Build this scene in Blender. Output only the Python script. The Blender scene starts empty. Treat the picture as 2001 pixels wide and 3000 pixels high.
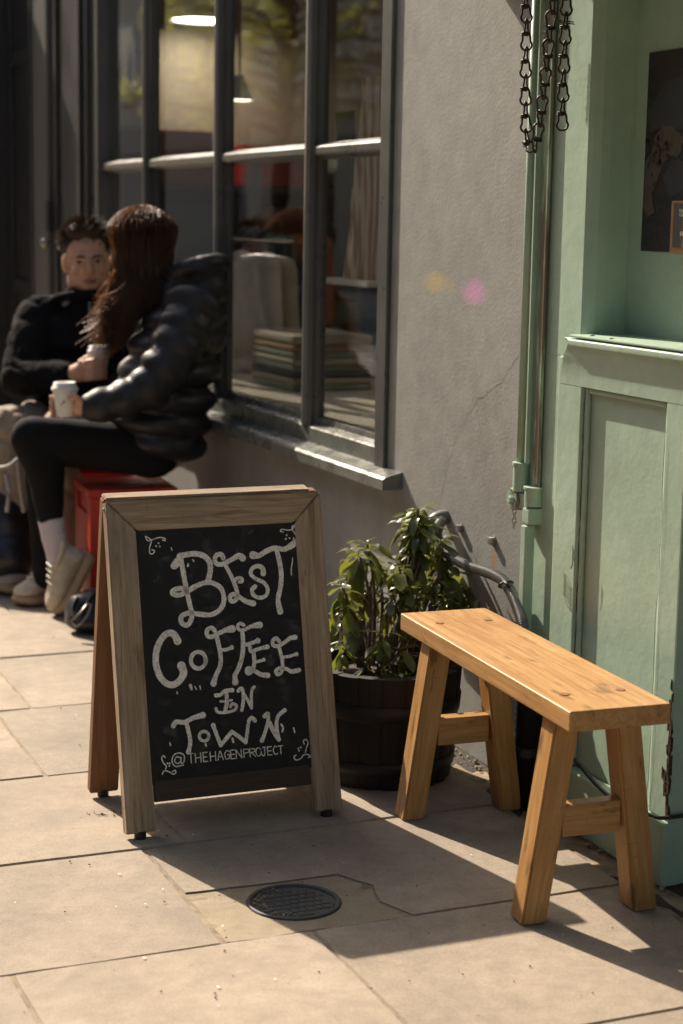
import bpy, bmesh, math, random
from mathutils import Vector, Matrix, noise as mnoise
sc = bpy.context.scene
COL = sc.collection
rnd = random.Random(7)

# ------------------------------------------------------------------ camera
# World frame: y runs along the shop wall (away from the camera), the wall face is x = 0,
# the street lies at x < 0, z is up.
FPX, CX, CY = 5200.0, 1000.5, 1500.0            # focal length in photo pixels, photo centre
YAW, PITCH, ROLL = math.radians(22.897), math.atan(855 / 5200), math.radians(1.0)
CAM = Vector((-1.9515, -3.7800, 1.30))
_f = Vector((math.sin(YAW) * math.cos(PITCH), math.cos(YAW) * math.cos(PITCH), -math.sin(PITCH)))
_r0 = Vector((math.cos(YAW), -math.sin(YAW), 0)); _u0 = _r0.cross(_f)
_r = _r0 * math.cos(ROLL) + _u0 * math.sin(ROLL); _u = _u0 * math.cos(ROLL) - _r0 * math.sin(ROLL)
cd = bpy.data.cameras.new('camera'); cam = bpy.data.objects.new('camera', cd); COL.objects.link(cam)
cam.matrix_world = Matrix(((_r.x, _u.x, -_f.x, CAM.x), (_r.y, _u.y, -_f.y, CAM.y), (_r.z, _u.z, -_f.z, CAM.z), (0, 0, 0, 1)))
cd.sensor_fit = 'VERTICAL'; cd.sensor_height = 36; cd.lens = FPX / 3000 * 36
cd.clip_start = 0.05; cd.clip_end = 2000
cd.dof.use_dof = True; cd.dof.focus_distance = 3.72; cd.dof.aperture_fstop = 3.4
sc.camera = cam

# ------------------------------------------------------------------ sky, sun, exposure
SUNDIR = Vector((-0.29, 1.25, 1.0)).normalized()          # towards the sun
SUN_EL = math.asin(SUNDIR.z)
wd = bpy.data.worlds.new('World'); sc.world = wd; wd.use_nodes = True
nt = wd.node_tree; bg = nt.nodes['Background']
sky = nt.nodes.new('ShaderNodeTexSky'); sky.sky_type = 'NISHITA'; sky.sun_disc = False
sky.sun_elevation = SUN_EL; sky.sun_rotation = math.atan2(SUNDIR.x, SUNDIR.y)
sky.air_density = 1.0; sky.dust_density = 4.0; sky.ozone_density = 0.6
nt.links.new(sky.outputs[0], bg.inputs[0]); bg.inputs[1].default_value = 0.085
ld = bpy.data.lights.new('sun', 'SUN'); ld.energy = 4.3; ld.angle = math.radians(0.55); ld.color = (1.0, 0.87, 0.70)
sun = bpy.data.objects.new('sun', ld); COL.objects.link(sun)
sun.rotation_euler = SUNDIR.to_track_quat('Z', 'Y').to_euler(); sun.location = (0, 0, 12)
sc.view_settings.view_transform = 'Standard'; sc.view_settings.look = 'None'
sc.view_settings.exposure = 1.08; sc.view_settings.gamma = 1.0
sc.cycles.use_denoising = True; sc.cycles.max_bounces = 10; sc.cycles.transparent_max_bounces = 12
sc.cycles.sample_clamp_indirect = 4.0

# ------------------------------------------------------------------ finding places
def ray(u, v): return _f + _r * ((u - CX) / FPX) - _u * ((v - CY) / FPX)
def G(u, v, z=0.0):
    d = ray(u, v); return CAM + d * ((z - CAM.z) / d.z)
def X(u, v, x=0.0):
    d = ray(u, v); return CAM + d * ((x - CAM.x) / d.x)
def D(u, v, dist): return CAM + ray(u, v) * dist
def V(*a): return Vector(a)

# ------------------------------------------------------------------ materials
MATS = {}
def _n(t, typ, **kw):
    n = t.nodes.new(typ)
    for k, v in kw.items():
        if hasattr(n, k): setattr(n, k, v)
    return n
def ramp(t, fac, stops):
    r = t.nodes.new('ShaderNodeValToRGB')
    e = r.color_ramp.elements
    while len(e) < len(stops): e.new(0.5)
    for i, (p, c) in enumerate(stops):
        e[i].position = p; e[i].color = (c, c, c, 1) if isinstance(c, (int, float)) else (*c, 1)
    t.links.new(fac, r.inputs[0]); return r.outputs[0]
def tex(t, kind, vec, scale, detail=6, rough=0.6, dist=0.0):
    if kind == 'vor':
        n = t.nodes.new('ShaderNodeTexVoronoi'); n.inputs['Scale'].default_value = scale
    else:
        n = t.nodes.new('ShaderNodeTexNoise'); n.inputs['Scale'].default_value = scale
        n.inputs['Detail'].default_value = detail; n.inputs['Roughness'].default_value = rough; n.inputs['Distortion'].default_value = dist
    t.links.new(vec, n.inputs['Vector']); return n.outputs[0]
def mapped(t, scale=(1, 1, 1), rand=False, rot=(0, 0, 0)):
    tc = t.nodes.new('ShaderNodeTexCoord'); mp = t.nodes.new('ShaderNodeMapping')
    mp.inputs['Scale'].default_value = scale; mp.inputs['Rotation'].default_value = rot
    t.links.new(tc.outputs['Object'], mp.inputs[0])
    if rand:
        oi = t.nodes.new('ShaderNodeObjectInfo'); m = t.nodes.new('ShaderNodeVectorMath'); m.operation = 'SCALE'
        m.inputs[0].default_value = (37.0, 19.0, 53.0); t.links.new(oi.outputs['Random'], m.inputs['Scale'])
        t.links.new(m.outputs[0], mp.inputs['Location'])
    return mp.outputs[0]
def mixc(t, fac, a, b, mode='MIX'):
    m = t.nodes.new('ShaderNodeMix'); m.data_type = 'RGBA'; m.blend_type = mode
    for s, val in ((m.inputs[0], fac), (m.inputs[6], a), (m.inputs[7], b)):
        if isinstance(val, (int, float)): s.default_value = val
        elif isinstance(val, tuple): s.default_value = (*val, 1)
        else: t.links.new(val, s)
    return m.outputs[2]
def bump(t, h, strength, dist, prev=None):
    b = t.nodes.new('ShaderNodeBump'); b.inputs['Strength'].default_value = strength; b.inputs['Distance'].default_value = dist
    t.links.new(h, b.inputs['Height'])
    if prev is not None: t.links.new(prev, b.inputs['Normal'])
    return b.outputs[0]
def new_mat(name):
    m = bpy.data.materials.new(name); m.use_nodes = True; t = m.node_tree
    MATS[name] = m; return m, t, t.nodes['Principled BSDF']
def plain(name, col, rough=0.6, var=0.18, scale=9, bmp=0.15, bdist=0.004, bscale=60, metal=0.0, spec=0.5, rand=True, sheen=0):
    """noise-varied surface"""
    m, t, p = new_mat(name)
    v = mapped(t, rand=rand)
    f = tex(t, 'noise', v, scale)
    lo = tuple(c * (1 - var) for c in col); hi = tuple(min(1, c * (1 + var)) for c in col)
    t.links.new(ramp(t, f, [(0.3, lo), (0.7, hi)]), p.inputs['Base Color'])
    f2 = tex(t, 'noise', v, bscale, 4)
    t.links.new(ramp(t, f, [(0.3, max(0.02, rough - .08)), (0.7, min(1, rough + .08))]), p.inputs['Roughness'])
    if bmp: t.links.new(bump(t, f2, bmp, bdist), p.inputs['Normal'])
    p.inputs['Metallic'].default_value = metal; p.inputs['Specular IOR Level'].default_value = spec
    return m
def wood(name, cols, rough=0.55, k=1.0, bmp=0.25, stain=None, spec=0.4, knots=0.0):
    """grain along local X"""
    m, t, p = new_mat(name)
    v = mapped(t, (1.2 * k, 22 * k, 22 * k), rand=True)
    g = tex(t, 'noise', v, 2.2, 8, 0.62, 1.2)
    v2 = mapped(t, (5 * k, 160 * k, 160 * k), rand=True)
    g2 = tex(t, 'noise', v2, 2.0, 3, 0.5)
    c = ramp(t, g, [(0.28, cols[0]), (0.5, cols[1]), (0.72, cols[2])])
    c = mixc(t, 0.28, c, ramp(t, g2, [(0.35, 0.35), (0.65, 1.0)]), 'MULTIPLY')
    v3 = mapped(t, (2.0, 5.0, 5.0), rand=True)
    blot = tex(t, 'noise', v3, 2.0, 5, .6)
    if stain: c = mixc(t, ramp(t, blot, [(0.50, 0.0), (0.72, 0.75)]), c, stain)
    if knots:
        kn = tex(t, 'noise', mapped(t, (3.5, 13, 13), rand=True), 2.4, 4, .55); c = mixc(t, ramp(t, kn, [(0.60, 0.0), (0.69, knots)]), c, tuple(x * .3 for x in cols[0]))
        sc2 = tex(t, 'noise', mapped(t, (40, 6, 6), rand=True), 3, 2, .5); c = mixc(t, ramp(t, sc2, [(0.70, 0.0), (0.73, knots * .6)]), c, tuple(x * .6 for x in cols[0]))
    t.links.new(c, p.inputs['Base Color'])
    t.links.new(ramp(t, g, [(0.3, rough - .1), (0.7, rough + .12)]), p.inputs['Roughness'])
    p.inputs['Specular IOR Level'].default_value = spec
    nb = bump(t, g, bmp, 0.003); t.links.new(bump(t, g2, bmp * .6, 0.0012, nb), p.inputs['Normal'])
    return m

def stone_mat(name, base, ribs=False):
    m, t, p = new_mat(name)
    v = mapped(t, rand=True)
    tc = t.nodes.new('ShaderNodeTexCoord')
    big = tex(t, 'noise', v, 3.2, 6, .6); mid = tex(t, 'noise', v, 24, 5, .65); fine = tex(t, 'noise', v, 230, 4, .7)
    c = ramp(t, big, [(0.30, tuple(x * .80 for x in base)), (0.7, tuple(x * 1.12 for x in base))])
    c = mixc(t, 0.55, c, ramp(t, mid, [(0.33, (.78, .75, .72)), (0.62, (1.06, 1.05, 1.04))]), 'MULTIPLY')
    c = mixc(t, 0.45, c, ramp(t, fine, [(0.35, .55), (0.65, 1.16)]), 'MULTIPLY')
    oi = t.nodes.new('ShaderNodeObjectInfo')
    c = mixc(t, 1.0, c, ramp(t, oi.outputs['Random'], [(0, (.86, .85, .84)), (1, (1.08, 1.06, 1.03))]), 'MULTIPLY')
    vs = tex(t, 'noise', v, 60, 2, .5)
    c = mixc(t, ramp(t, vs, [(0.74, 0), (0.78, .55)]), c, (0.09, 0.075, 0.06))        # small dark spots of dirt
    st = tex(t, 'noise', v, 5.5, 8, .72, .6); c = mixc(t, ramp(t, st, [(0.47, 0), (0.66, .50)]), c, tuple(x * .55 for x in base))      # old stains
    gum = tex(t, 'vor', v, 9); c = mixc(t, ramp(t, gum, [(0.028, .5), (0.045, 0)]), c, tuple(x * .45 for x in base))      # trodden gum
    t.links.new(c, p.inputs['Base Color']); p.inputs['Roughness'].default_value = 0.82; p.inputs['Specular IOR Level'].default_value = 0.3
    nb = bump(t, mid, 0.35, 0.004); nb = bump(t, fine, 0.35, 0.0012, nb)
    if ribs:
        w = t.nodes.new('ShaderNodeTexWave'); w.wave_type = 'BANDS'; w.bands_direction = 'X'; w.inputs['Scale'].default_value = 40
        w.inputs['Distortion'].default_value = .6; t.links.new(tc.outputs['Object'], w.inputs[0]); nb = bump(t, w.outputs[1], 0.35, 0.0012, nb)
    t.links.new(nb, p.inputs['Normal']); return m
STONE = stone_mat('paving_stone', (0.375, 0.315, 0.252))
RIBBED = stone_mat('ribbed_paving_stone', (0.35, 0.298, 0.242), True)
MORTAR = stone_mat('mortar', (0.40, 0.335, 0.24)); JOINT = plain('joint_grit', (0.24, 0.19, 0.13), .95, .45, 30, .6, .004, 200)
SOIL = plain('soil', (0.045, 0.034, 0.025), .95, .5, 30, .9, .01, 90)
ASPHALT = plain('asphalt', (0.05, 0.05, 0.05), .9, .3, 40, .6, .005, 300)
KERB = stone_mat('kerb_stone', (0.30, 0.29, 0.28))

def render_wall():
    m, t, p = new_mat('grey_render')
    v = mapped(t)
    big = tex(t, 'noise', v, 2.2, 7, .62); mid = tex(t, 'noise', v, 13, 6, .65); fine = tex(t, 'noise', v, 120, 4, .6)
    c = ramp(t, big, [(0.32, (.222, .224, .213)), (0.66, (.286, .287, .273))])
    c = mixc(t, .5, c, ramp(t, mid, [(0.3, .72), (0.65, 1.08)]), 'MULTIPLY')
    # rust run below one bolt and two soft-edged spots, yellow and pink, all with places of their own on the wall
    sep = t.nodes.new('ShaderNodeSeparateXYZ'); t.links.new(v, sep.inputs[0])
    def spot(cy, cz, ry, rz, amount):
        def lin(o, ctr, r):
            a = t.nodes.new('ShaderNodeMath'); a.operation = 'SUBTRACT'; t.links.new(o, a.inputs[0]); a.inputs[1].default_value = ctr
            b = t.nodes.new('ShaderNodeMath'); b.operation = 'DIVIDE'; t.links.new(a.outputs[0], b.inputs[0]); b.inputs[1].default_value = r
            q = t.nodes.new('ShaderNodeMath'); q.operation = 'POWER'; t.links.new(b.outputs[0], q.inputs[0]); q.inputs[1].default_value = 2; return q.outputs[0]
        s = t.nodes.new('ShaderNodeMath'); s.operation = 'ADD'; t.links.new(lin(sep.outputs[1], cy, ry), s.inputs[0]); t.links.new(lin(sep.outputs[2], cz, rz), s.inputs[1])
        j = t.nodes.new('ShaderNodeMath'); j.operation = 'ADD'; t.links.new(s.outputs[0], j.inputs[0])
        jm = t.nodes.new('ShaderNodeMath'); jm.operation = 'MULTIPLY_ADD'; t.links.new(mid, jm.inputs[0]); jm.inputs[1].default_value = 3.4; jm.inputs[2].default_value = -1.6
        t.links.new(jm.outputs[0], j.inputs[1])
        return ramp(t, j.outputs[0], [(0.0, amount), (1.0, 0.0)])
    c = mixc(t, spot(-.098, .505, .016, .05, .75), c, (.33, .20, .075))
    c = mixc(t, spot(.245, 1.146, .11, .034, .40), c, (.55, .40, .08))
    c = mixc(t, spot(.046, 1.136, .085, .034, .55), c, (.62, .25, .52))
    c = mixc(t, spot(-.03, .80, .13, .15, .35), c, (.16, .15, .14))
    t.links.new(c, p.inputs['Base Color']); p.inputs['Roughness'].default_value = .72; p.inputs['Specular IOR Level'].default_value = .35
    nb = bump(t, big, .25, .012); nb = bump(t, mid, .22, .004, nb); t.links.new(bump(t, fine, .55, .0016, nb), p.inputs['Normal'])
    return m
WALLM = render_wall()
def green_paint(name, base, wear=0.0):
    m, t, p = new_mat(name)
    v = mapped(t)
    big = tex(t, 'noise', v, 3, 6, .6); mid = tex(t, 'noise', v, 34, 5, .6); fine = tex(t, 'noise', mapped(t, (1, 1, .25)), 190, 3, .6)
    c = ramp(t, big, [(0.3, tuple(x * .86 for x in base)), (0.7, tuple(x * 1.1 for x in base))])
    c = mixc(t, .25, c, ramp(t, mid, [(0.3, .75), (0.6, 1.05)]), 'MULTIPLY')
    if wear:
        wn = tex(t, 'noise', mapped(t, (1, 1, .13)), 26, 6, .65)
        c = mixc(t, ramp(t, wn, [(0.56 - wear * .2, 0), (0.60 - wear * .08, .9)]), c, (.10, .065, .035))
    t.links.new(c, p.inputs['Base Color']); t.links.new(ramp(t, big, [(0.3, .42), (0.7, .58)]), p.inputs['Roughness'])
    nb = bump(t, big, .35, .012); nb = bump(t, mid, .28, .003, nb); t.links.new(bump(t, fine, .22, .001, nb), p.inputs['Normal'])
    return m
GREEN = green_paint('green_paint', (.335, .45, .355)); GREENW = green_paint('worn_green_paint', (.26, .37, .275), .55); GREENP = green_paint('green_pipe_paint', (.31, .42, .33))
DARKP = plain('dark_grey_paint', (.034, .034, .034), .42, .15, 5, .12, .003, 40, rand=False)
FRAMEP = plain('window_paint', (.070, .071, .068), .32, .12, 5, .12, .002, 50, spec=.55, rand=False)
SILLP = plain('sill_paint', (.13, .135, .12), .28, .25, 14, .3, .004, 45, spec=.6, rand=False)
POSTP = plain('post_paint', (.085, .083, .076), .5, .1, 5, .1, .002, 40, rand=False)
BENCHW = wood('bench_wood', ((.31, .155, .048), (.435, .232, .080), (.52, .305, .122)), .45, 1.0, .12, (.30, .14, .04), .45, .7)
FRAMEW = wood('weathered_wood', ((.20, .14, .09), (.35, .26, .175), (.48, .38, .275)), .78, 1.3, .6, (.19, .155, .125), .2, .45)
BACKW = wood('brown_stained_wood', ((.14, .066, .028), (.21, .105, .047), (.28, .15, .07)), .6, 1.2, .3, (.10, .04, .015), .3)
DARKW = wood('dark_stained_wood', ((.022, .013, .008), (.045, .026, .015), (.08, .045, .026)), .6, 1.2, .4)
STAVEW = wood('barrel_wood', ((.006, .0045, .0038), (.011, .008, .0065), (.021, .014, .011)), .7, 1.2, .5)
BOARDM = plain('chalkboard', (.014, .0145, .0155), .7, .25, 14, .06, .001, 150, spec=.25, rand=False)
IRON = plain('rusty_iron', (.040, .026, .022), .5, .5, 60, .3, .001, 300, .5)
HOOPM = plain('hoop_iron', (.02, .018, .017), .6, .4, 30, .3, .001, 200, .4)
COVERM = plain('cast_iron', (.050, .052, .055), .55, .3, 50, .3, .002, 250, .1)
STEEL = plain('dull_steel', (.30, .29, .27), .42, .2, 60, .2, .001, 200, .8)
CONDM = plain('grey_plastic', (.13, .125, .12), .42, .12, 30, .08, .001, 150)
BLACKP = plain('black_rubber', (.012, .012, .012), .5, .2, 30, .05, .001, 100)
REDP = plain('red_paint', (.55, .028, .016), .42, .2, 14, .12, .002, 60)
WHITEP = plain('white_card', (.72, .70, .65), .6, .05, 30, .03, .001, 80)
STUCCO = plain('pale_stucco', (.60, .54, .44), .9, .1, 2, .3, .01, 20, rand=False)
BRICKM = plain('brown_brick', (.25, .17, .12), .9, .3, 3, .4, .01, 30, rand=False)
BEIGE = plain('beige_plaster', (.50, .43, .33), .85, .06, 3, .1, .004, 20, rand=False)
FLOORI = wood('shop_floor', ((.08, .05, .03), (.13, .085, .05), (.19, .13, .08)), .5)

def chalk_mat():
    m, t, p = new_mat('chalk')
    v = mapped(t); f = tex(t, 'noise', v, 260, 4, .7); g = tex(t, 'noise', v, 45, 4, .6)
    c = mixc(t, .6, ramp(t, f, [(0.30, (.36, .355, .33)), (0.50, (.80, .78, .71))]), ramp(t, g, [(0.3, .62), (0.6, 1.05)]), 'MULTIPLY')
    t.links.new(c, p.inputs['Base Color']); p.inputs['Roughness'].default_value = .95
    tr = t.nodes.new('ShaderNodeBsdfTransparent'); mx = t.nodes.new('ShaderNodeMixShader'); st = tex(t, 'noise', mapped(t, (60, 60, 14)), 6, 4, .7)
    t.links.new(ramp(t, st, [(0.34, .5), (0.47, 1.0)]), mx.inputs[0]); t.links.new(tr.outputs[0], mx.inputs[1]); t.links.new(p.outputs[0], mx.inputs[2]); t.links.new(mx.outputs[0], t.nodes['Material Output'].inputs[0]); return m
CHALK = chalk_mat()
def dust_mat():
    m, t, p = new_mat('chalk_dust')
    v = mapped(t); f = tex(t, 'noise', v, 30, 6, .7)
    tr = t.nodes.new('ShaderNodeBsdfTransparent'); mx = t.nodes.new('ShaderNodeMixShader'); out = t.nodes['Material Output']
    p.inputs['Base Color'].default_value = (.4, .39, .36, 1); p.inputs['Roughness'].default_value = .95
    t.links.new(ramp(t, f, [(0.54, 0.0), (0.76, 0.16)]), mx.inputs[0]); t.links.new(tr.outputs[0], mx.inputs[1]); t.links.new(p.outputs[0], mx.inputs[2]); t.links.new(mx.outputs[0], out.inputs[0])
    return m
DUST = dust_mat()
def glass_mat():
    m, t, p = new_mat('window_glass'); out = t.nodes['Material Output']
    tr = t.nodes.new('ShaderNodeBsdfTransparent'); tr.inputs[0].default_value = (.90, .91, .90, 1)
    gl = t.nodes.new('ShaderNodeBsdfGlossy'); gl.inputs['Roughness'].default_value = .012; gl.inputs[0].default_value = (1, 1, 1, 1)
    # Fresnel reflectance of one pane face: F0 + (1 - F0) (1 - |N.I|)^5
    ge = t.nodes.new('ShaderNodeNewGeometry'); dt = t.nodes.new('ShaderNodeVectorMath'); dt.operation = 'DOT_PRODUCT'
    t.links.new(ge.outputs['Normal'], dt.inputs[0]); t.links.new(ge.outputs['Incoming'], dt.inputs[1])
    def mt(op, a, b):
        n = t.nodes.new('ShaderNodeMath'); n.operation = op
        for i, q in enumerate((a, b)):
            if q is None: continue
            if isinstance(q, (int, float)): n.inputs[i].default_value = q
            else: t.links.new(q, n.inputs[i])
        return n.outputs[0]
    fr = mt('MULTIPLY_ADD', mt('POWER', mt('SUBTRACT', 1.0, mt('ABSOLUTE', dt.outputs['Value'], None)), 5.0), .93); fr.node.inputs[2].default_value = .07
    mx = t.nodes.new('ShaderNodeMixShader'); t.links.new(fr, mx.inputs[0]); t.links.new(tr.outputs[0], mx.inputs[1]); t.links.new(gl.outputs[0], mx.inputs[2]); t.links.new(mx.outputs[0], out.inputs[0])
    w = tex(t, 'noise', mapped(t), 2.2, 2, .4); t.links.new(bump(t, w, .05, .02), gl.inputs['Normal'])
    return m
GLASS = glass_mat()
def leafy(name, a, b, transl, tcol, rough=.32):
    m, t, p = new_mat(name); out = t.nodes['Material Output']
    oi = t.nodes.new('ShaderNodeObjectInfo'); v = mapped(t, rand=True); f = tex(t, 'noise', v, 20, 4)
    c = mixc(t, oi.outputs['Random'], a, b); c = mixc(t, .4, c, ramp(t, f, [(0.3, .6), (0.7, 1.15)]), 'MULTIPLY')
    t.links.new(c, p.inputs['Base Color']); p.inputs['Roughness'].default_value = rough; p.inputs['Specular IOR Level'].default_value = .5
    tl = t.nodes.new('ShaderNodeBsdfTranslucent'); tl.inputs[0].default_value = (*tcol, 1)
    mx = t.nodes.new('ShaderNodeMixShader'); mx.inputs[0].default_value = transl
    t.links.new(p.outputs[0], mx.inputs[1]); t.links.new(tl.outputs[0], mx.inputs[2]); t.links.new(mx.outputs[0], out.inputs[0]); return m
LEAF = leafy('leaf', (.022, .042, .014), (.11, .125, .032), .26, (.28, .31, .04), .28)
TREELEAF = leafy('spring_leaf', (.16, .17, .03), (.24, .23, .04), .5, (.5, .5, .07), .5)
HAIRF = leafy('auburn_hair', (.020, .012, .008), (.028, .016, .010), .06, (.30, .15, .05), .6)
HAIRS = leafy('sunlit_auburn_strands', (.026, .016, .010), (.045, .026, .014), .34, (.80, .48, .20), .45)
HAIRM = leafy('brown_hair', (.035, .02, .012), (.06, .034, .02), .25, (.22, .12, .05), .62)
BARK = plain('bark', (.10, .07, .045), .9, .4, 30, .8, .006, 60)
def skin():
    m, t, p = new_mat('skin'); v = mapped(t); f = tex(t, 'noise', v, 18, 4)
    t.links.new(ramp(t, f, [(0.3, (.50, .275, .18)), (0.7, (.60, .35, .24))]), p.inputs['Base Color'])
    p.inputs['Roughness'].default_value = .48; p.inputs['Subsurface Weight'].default_value = .18; p.inputs['Subsurface Radius'].default_value = (.02, .006, .003); p.inputs['Subsurface Scale'].default_value = .6
    return m
SKIN = skin()
NYLON = plain('black_nylon', (.017, .017, .020), .50, .2, 6, .22, .004, 40, spec=.38)
FLEECE = plain('black_fleece', (.010, .010, .011), .92, .25, 14, .5, .006, 34, spec=.06)
LEGGING = plain('black_jersey', (.011, .011, .012), .85, .2, 14, .2, .003, 50, spec=.12)
KHAKI = plain('khaki_cotton', (.33, .26, .19), .85, .14, 9, .5, .008, 26)
SHOE = plain('beige_mesh', (.50, .43, .34), .75, .2, 40, .5, .004, 90); SHOE2 = plain('grey_suede', (.36, .32, .27), .8, .2, 40, .5, .004, 90); SOLE = plain('gum_sole', (.42, .31, .19), .7, .12, 30, .2, .003, 60)
SOCK = plain('lilac_sock', (.52, .46, .50), .9, .08, 40, .4, .002, 160)
BAGM = plain('black_leather', (.014, .014, .016), .38, .2, 20, .3, .003, 60); STRAP = plain('grey_webbing', (.32, .31, .30), .6, .1, 60, .2, .001, 200)
LIPM = plain('lips', (.30, .13, .10), .45, .1, 30, 0); EYEM = plain('eye_dark', (.03, .02, .015), .25, .1, 30, 0)

# ------------------------------------------------------------------ mesh helpers
def obj(name, bm, mat, parent=None, smooth=False, M=None):
    me = bpy.data.meshes.new(name); bm.normal_update(); bm.to_mesh(me); bm.free()
    if mat is not None: me.materials.append(mat)
    if smooth:
        for pl in me.polygons: pl.use_smooth = True
    o = bpy.data.objects.new(name, me); COL.objects.link(o)
    if M is not None: o.matrix_world = M
    if parent is not None: par(o, parent)
    return o
def par(o, p):
    bpy_m = o.matrix_basis.copy(); o.parent = p; o.matrix_parent_inverse = WM(p).inverted(); o.matrix_basis = bpy_m
def WM(o):
    m = o.matrix_basis.copy()
    return (WM(o.parent) @ o.matrix_parent_inverse @ m) if o.parent else m
def tag(o, label=None, cat=None, group=None, kind=None):
    if label: o['label'] = label
    if cat: o['category'] = cat
    if group: o['group'] = group
    if kind: o['kind'] = kind
    return o
def empty(name, loc, label=None, cat=None, group=None, kind=None):
    e = bpy.data.objects.new(name, None); e.empty_display_size = .1; e.location = loc; COL.objects.link(e)
    return tag(e, label, cat, group, kind)
def copy(o, parent=None):
    c = o.copy(); c.parent = None; c.matrix_parent_inverse = Matrix(); COL.objects.link(c)
    if parent is not None: c.parent = None; c.matrix_parent_inverse = Matrix(); par(c, parent)
    return c
def box(bm, x0, x1, y0, y1, z0, z1, bev=0.0, seg=2):
    r = bmesh.ops.create_cube(bm, size=1)
    for v in r['verts']:
        v.co = Vector(((x0 + x1) / 2 + v.co.x * (x1 - x0), (y0 + y1) / 2 + v.co.y * (y1 - y0), (z0 + z1) / 2 + v.co.z * (z1 - z0)))
    if bev: bmesh.ops.bevel(bm, geom=list({e for v in r['verts'] for e in v.link_edges}), offset=bev, segments=seg, affect='EDGES', profile=.6)
def B(name, mat, parent, x0, x1, y0, y1, z0, z1, bev=0.0):
    bm = bmesh.new(); box(bm, min(x0, x1), max(x0, x1), min(y0, y1), max(y0, y1), min(z0, z1), max(z0, z1), bev); return obj(name, bm, mat, parent)
def frameM(p, xd, up):
    xd = xd.normalized(); z = (up - xd * up.dot(xd)).normalized(); y = z.cross(xd)
    return Matrix(((xd.x, y.x, z.x, p.x), (xd.y, y.y, z.y, p.y), (xd.z, y.z, z.z, p.z), (0, 0, 0, 1)))
def beam(name, mat, parent, p, q, w, h, up, bev=.003, wob=0.0):
    """beam from p to q; local X along it, w across (Y), h along up (Z)"""
    L = (q - p).length; bm = bmesh.new(); box(bm, 0, L, -w / 2, w / 2, -h / 2, h / 2, bev)
    return obj(name, bm, mat, parent, False, frameM(p, q - p, up))
def ringpts(c, t, up, rx, ry, n, ph=0):
    t = t.normalized(); a = up - t * up.dot(t)
    if a.length < 1e-4: a = Vector((1, 0, 0)) - t * t.x
    a.normalize(); b = t.cross(a)
    return [c + a * (math.cos(2 * math.pi * i / n + ph) * rx) + b * (math.sin(2 * math.pi * i / n + ph) * ry) for i in range(n)]
def tube(bm, pts, rad, n=10, caps=True, up=Vector((0, 0, 1)), flat=1.0, closed=False):
    rings = []
    N = len(pts)
    for i, p in enumerate(pts):
        if closed: t = pts[(i + 1) % N] - pts[i - 1]
        else: t = pts[min(i + 1, N - 1)] - pts[max(i - 1, 0)]
        r = rad[i] if isinstance(rad, (list, tuple)) else rad
        rings.append([bm.verts.new(c) for c in ringpts(p, t, up, r, r * flat, n)])
    for i in range(N if closed else N - 1):
        a, b = rings[i], rings[(i + 1) % N]
        for j in range(n): bm.faces.new((a[j], a[(j + 1) % n], b[(j + 1) % n], b[j]))
    if caps and not closed: bm.faces.new(rings[0][::-1]); bm.faces.new(rings[-1])
def lathe(bm, prof, c, n=32, axis=Vector((0, 0, 1)), capb=True, capt=True, ref=Vector((1, 0, 0))):
    rings = [[bm.verts.new(q) for q in ringpts(c + axis * z, axis, ref, r, r, n)] for r, z in prof]
    for a, b in zip(rings, rings[1:]):
        for j in range(n): bm.faces.new((a[j], a[(j + 1) % n], b[(j + 1) % n], b[j]))
    if capb: bm.faces.new(rings[0][::-1])
    if capt: bm.faces.new(rings[-1])
def prism_y(bm, prof, y0, y1, ends=None):
    """profile of (x, z) swept along y; ends: optional list of y0 per profile point"""
    A = [bm.verts.new((x, (ends[i] if ends else y1), z)) for i, (x, z) in enumerate(prof)]
    Bv = [bm.verts.new((x, y0, z)) for x, z in prof]
    n = len(prof)
    for i in range(n): bm.faces.new((A[i], A[(i + 1) % n], Bv[(i + 1) % n], Bv[i]))
    bm.faces.new(A[::-1]); bm.faces.new(Bv)
    bmesh.ops.recalc_face_normals(bm, faces=bm.faces)
def spline(pts, k=6):
    out = []
    P = [pts[0]] + list(pts) + [pts[-1]]
    for i in range(1, len(P) - 2):
        a, b, c, d = P[i - 1], P[i], P[i + 1], P[i + 2]
        for j in range(k):
            s = j / k
            out.append(0.5 * ((2 * b) + (c - a) * s + (2 * a - 5 * b + 4 * c - d) * s * s + (3 * b - a - 3 * c + d) * s ** 3))
    out.append(P[-2]); return out
def capsule(bm, p, q, r1, r2, n=14, flat=1.0, up=Vector((0, 0, 1))):
    d = q - p; L = d.length; t = d / L if L > 1e-6 else Vector((0, 0, 1))
    pts, rad = [], []
    for a in (80, 55, 30): pts.append(p - t * (r1 * math.sin(math.radians(a)))); rad.append(r1 * math.cos(math.radians(a)))
    for k in range(5): pts.append(p + d * (k / 4)); rad.append(r1 + (r2 - r1) * k / 4)
    for a in (30, 55, 80): pts.append(q + t * (r2 * math.sin(math.radians(a)))); rad.append(r2 * math.cos(math.radians(a)))
    rings = [[bm.verts.new(c) for c in ringpts(x, t, up, r, r * flat, n)] for x, r in zip(pts, rad)]
    for a, b in zip(rings, rings[1:]):
        for j in range(n): bm.faces.new((a[j], a[(j + 1) % n], b[(j + 1) % n], b[j]))
    bm.faces.new(rings[0][::-1]); bm.faces.new(rings[-1])
def ell(bm, c, rx, ry, rz, ax=None, sub=3):
    """ellipsoid; ax = 3x3 whose columns are its axes"""
    r = bmesh.ops.create_icosphere(bm, subdivisions=sub, radius=1)
    A = ax if ax is not None else Matrix.Identity(3)
    for v in r['verts']: v.co = c + A @ Vector((v.co.x * rx, v.co.y * ry, v.co.z * rz))
def axes(xd, up):
    return frameM(Vector((0, 0, 0)), xd, up).to_3x3()
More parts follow.
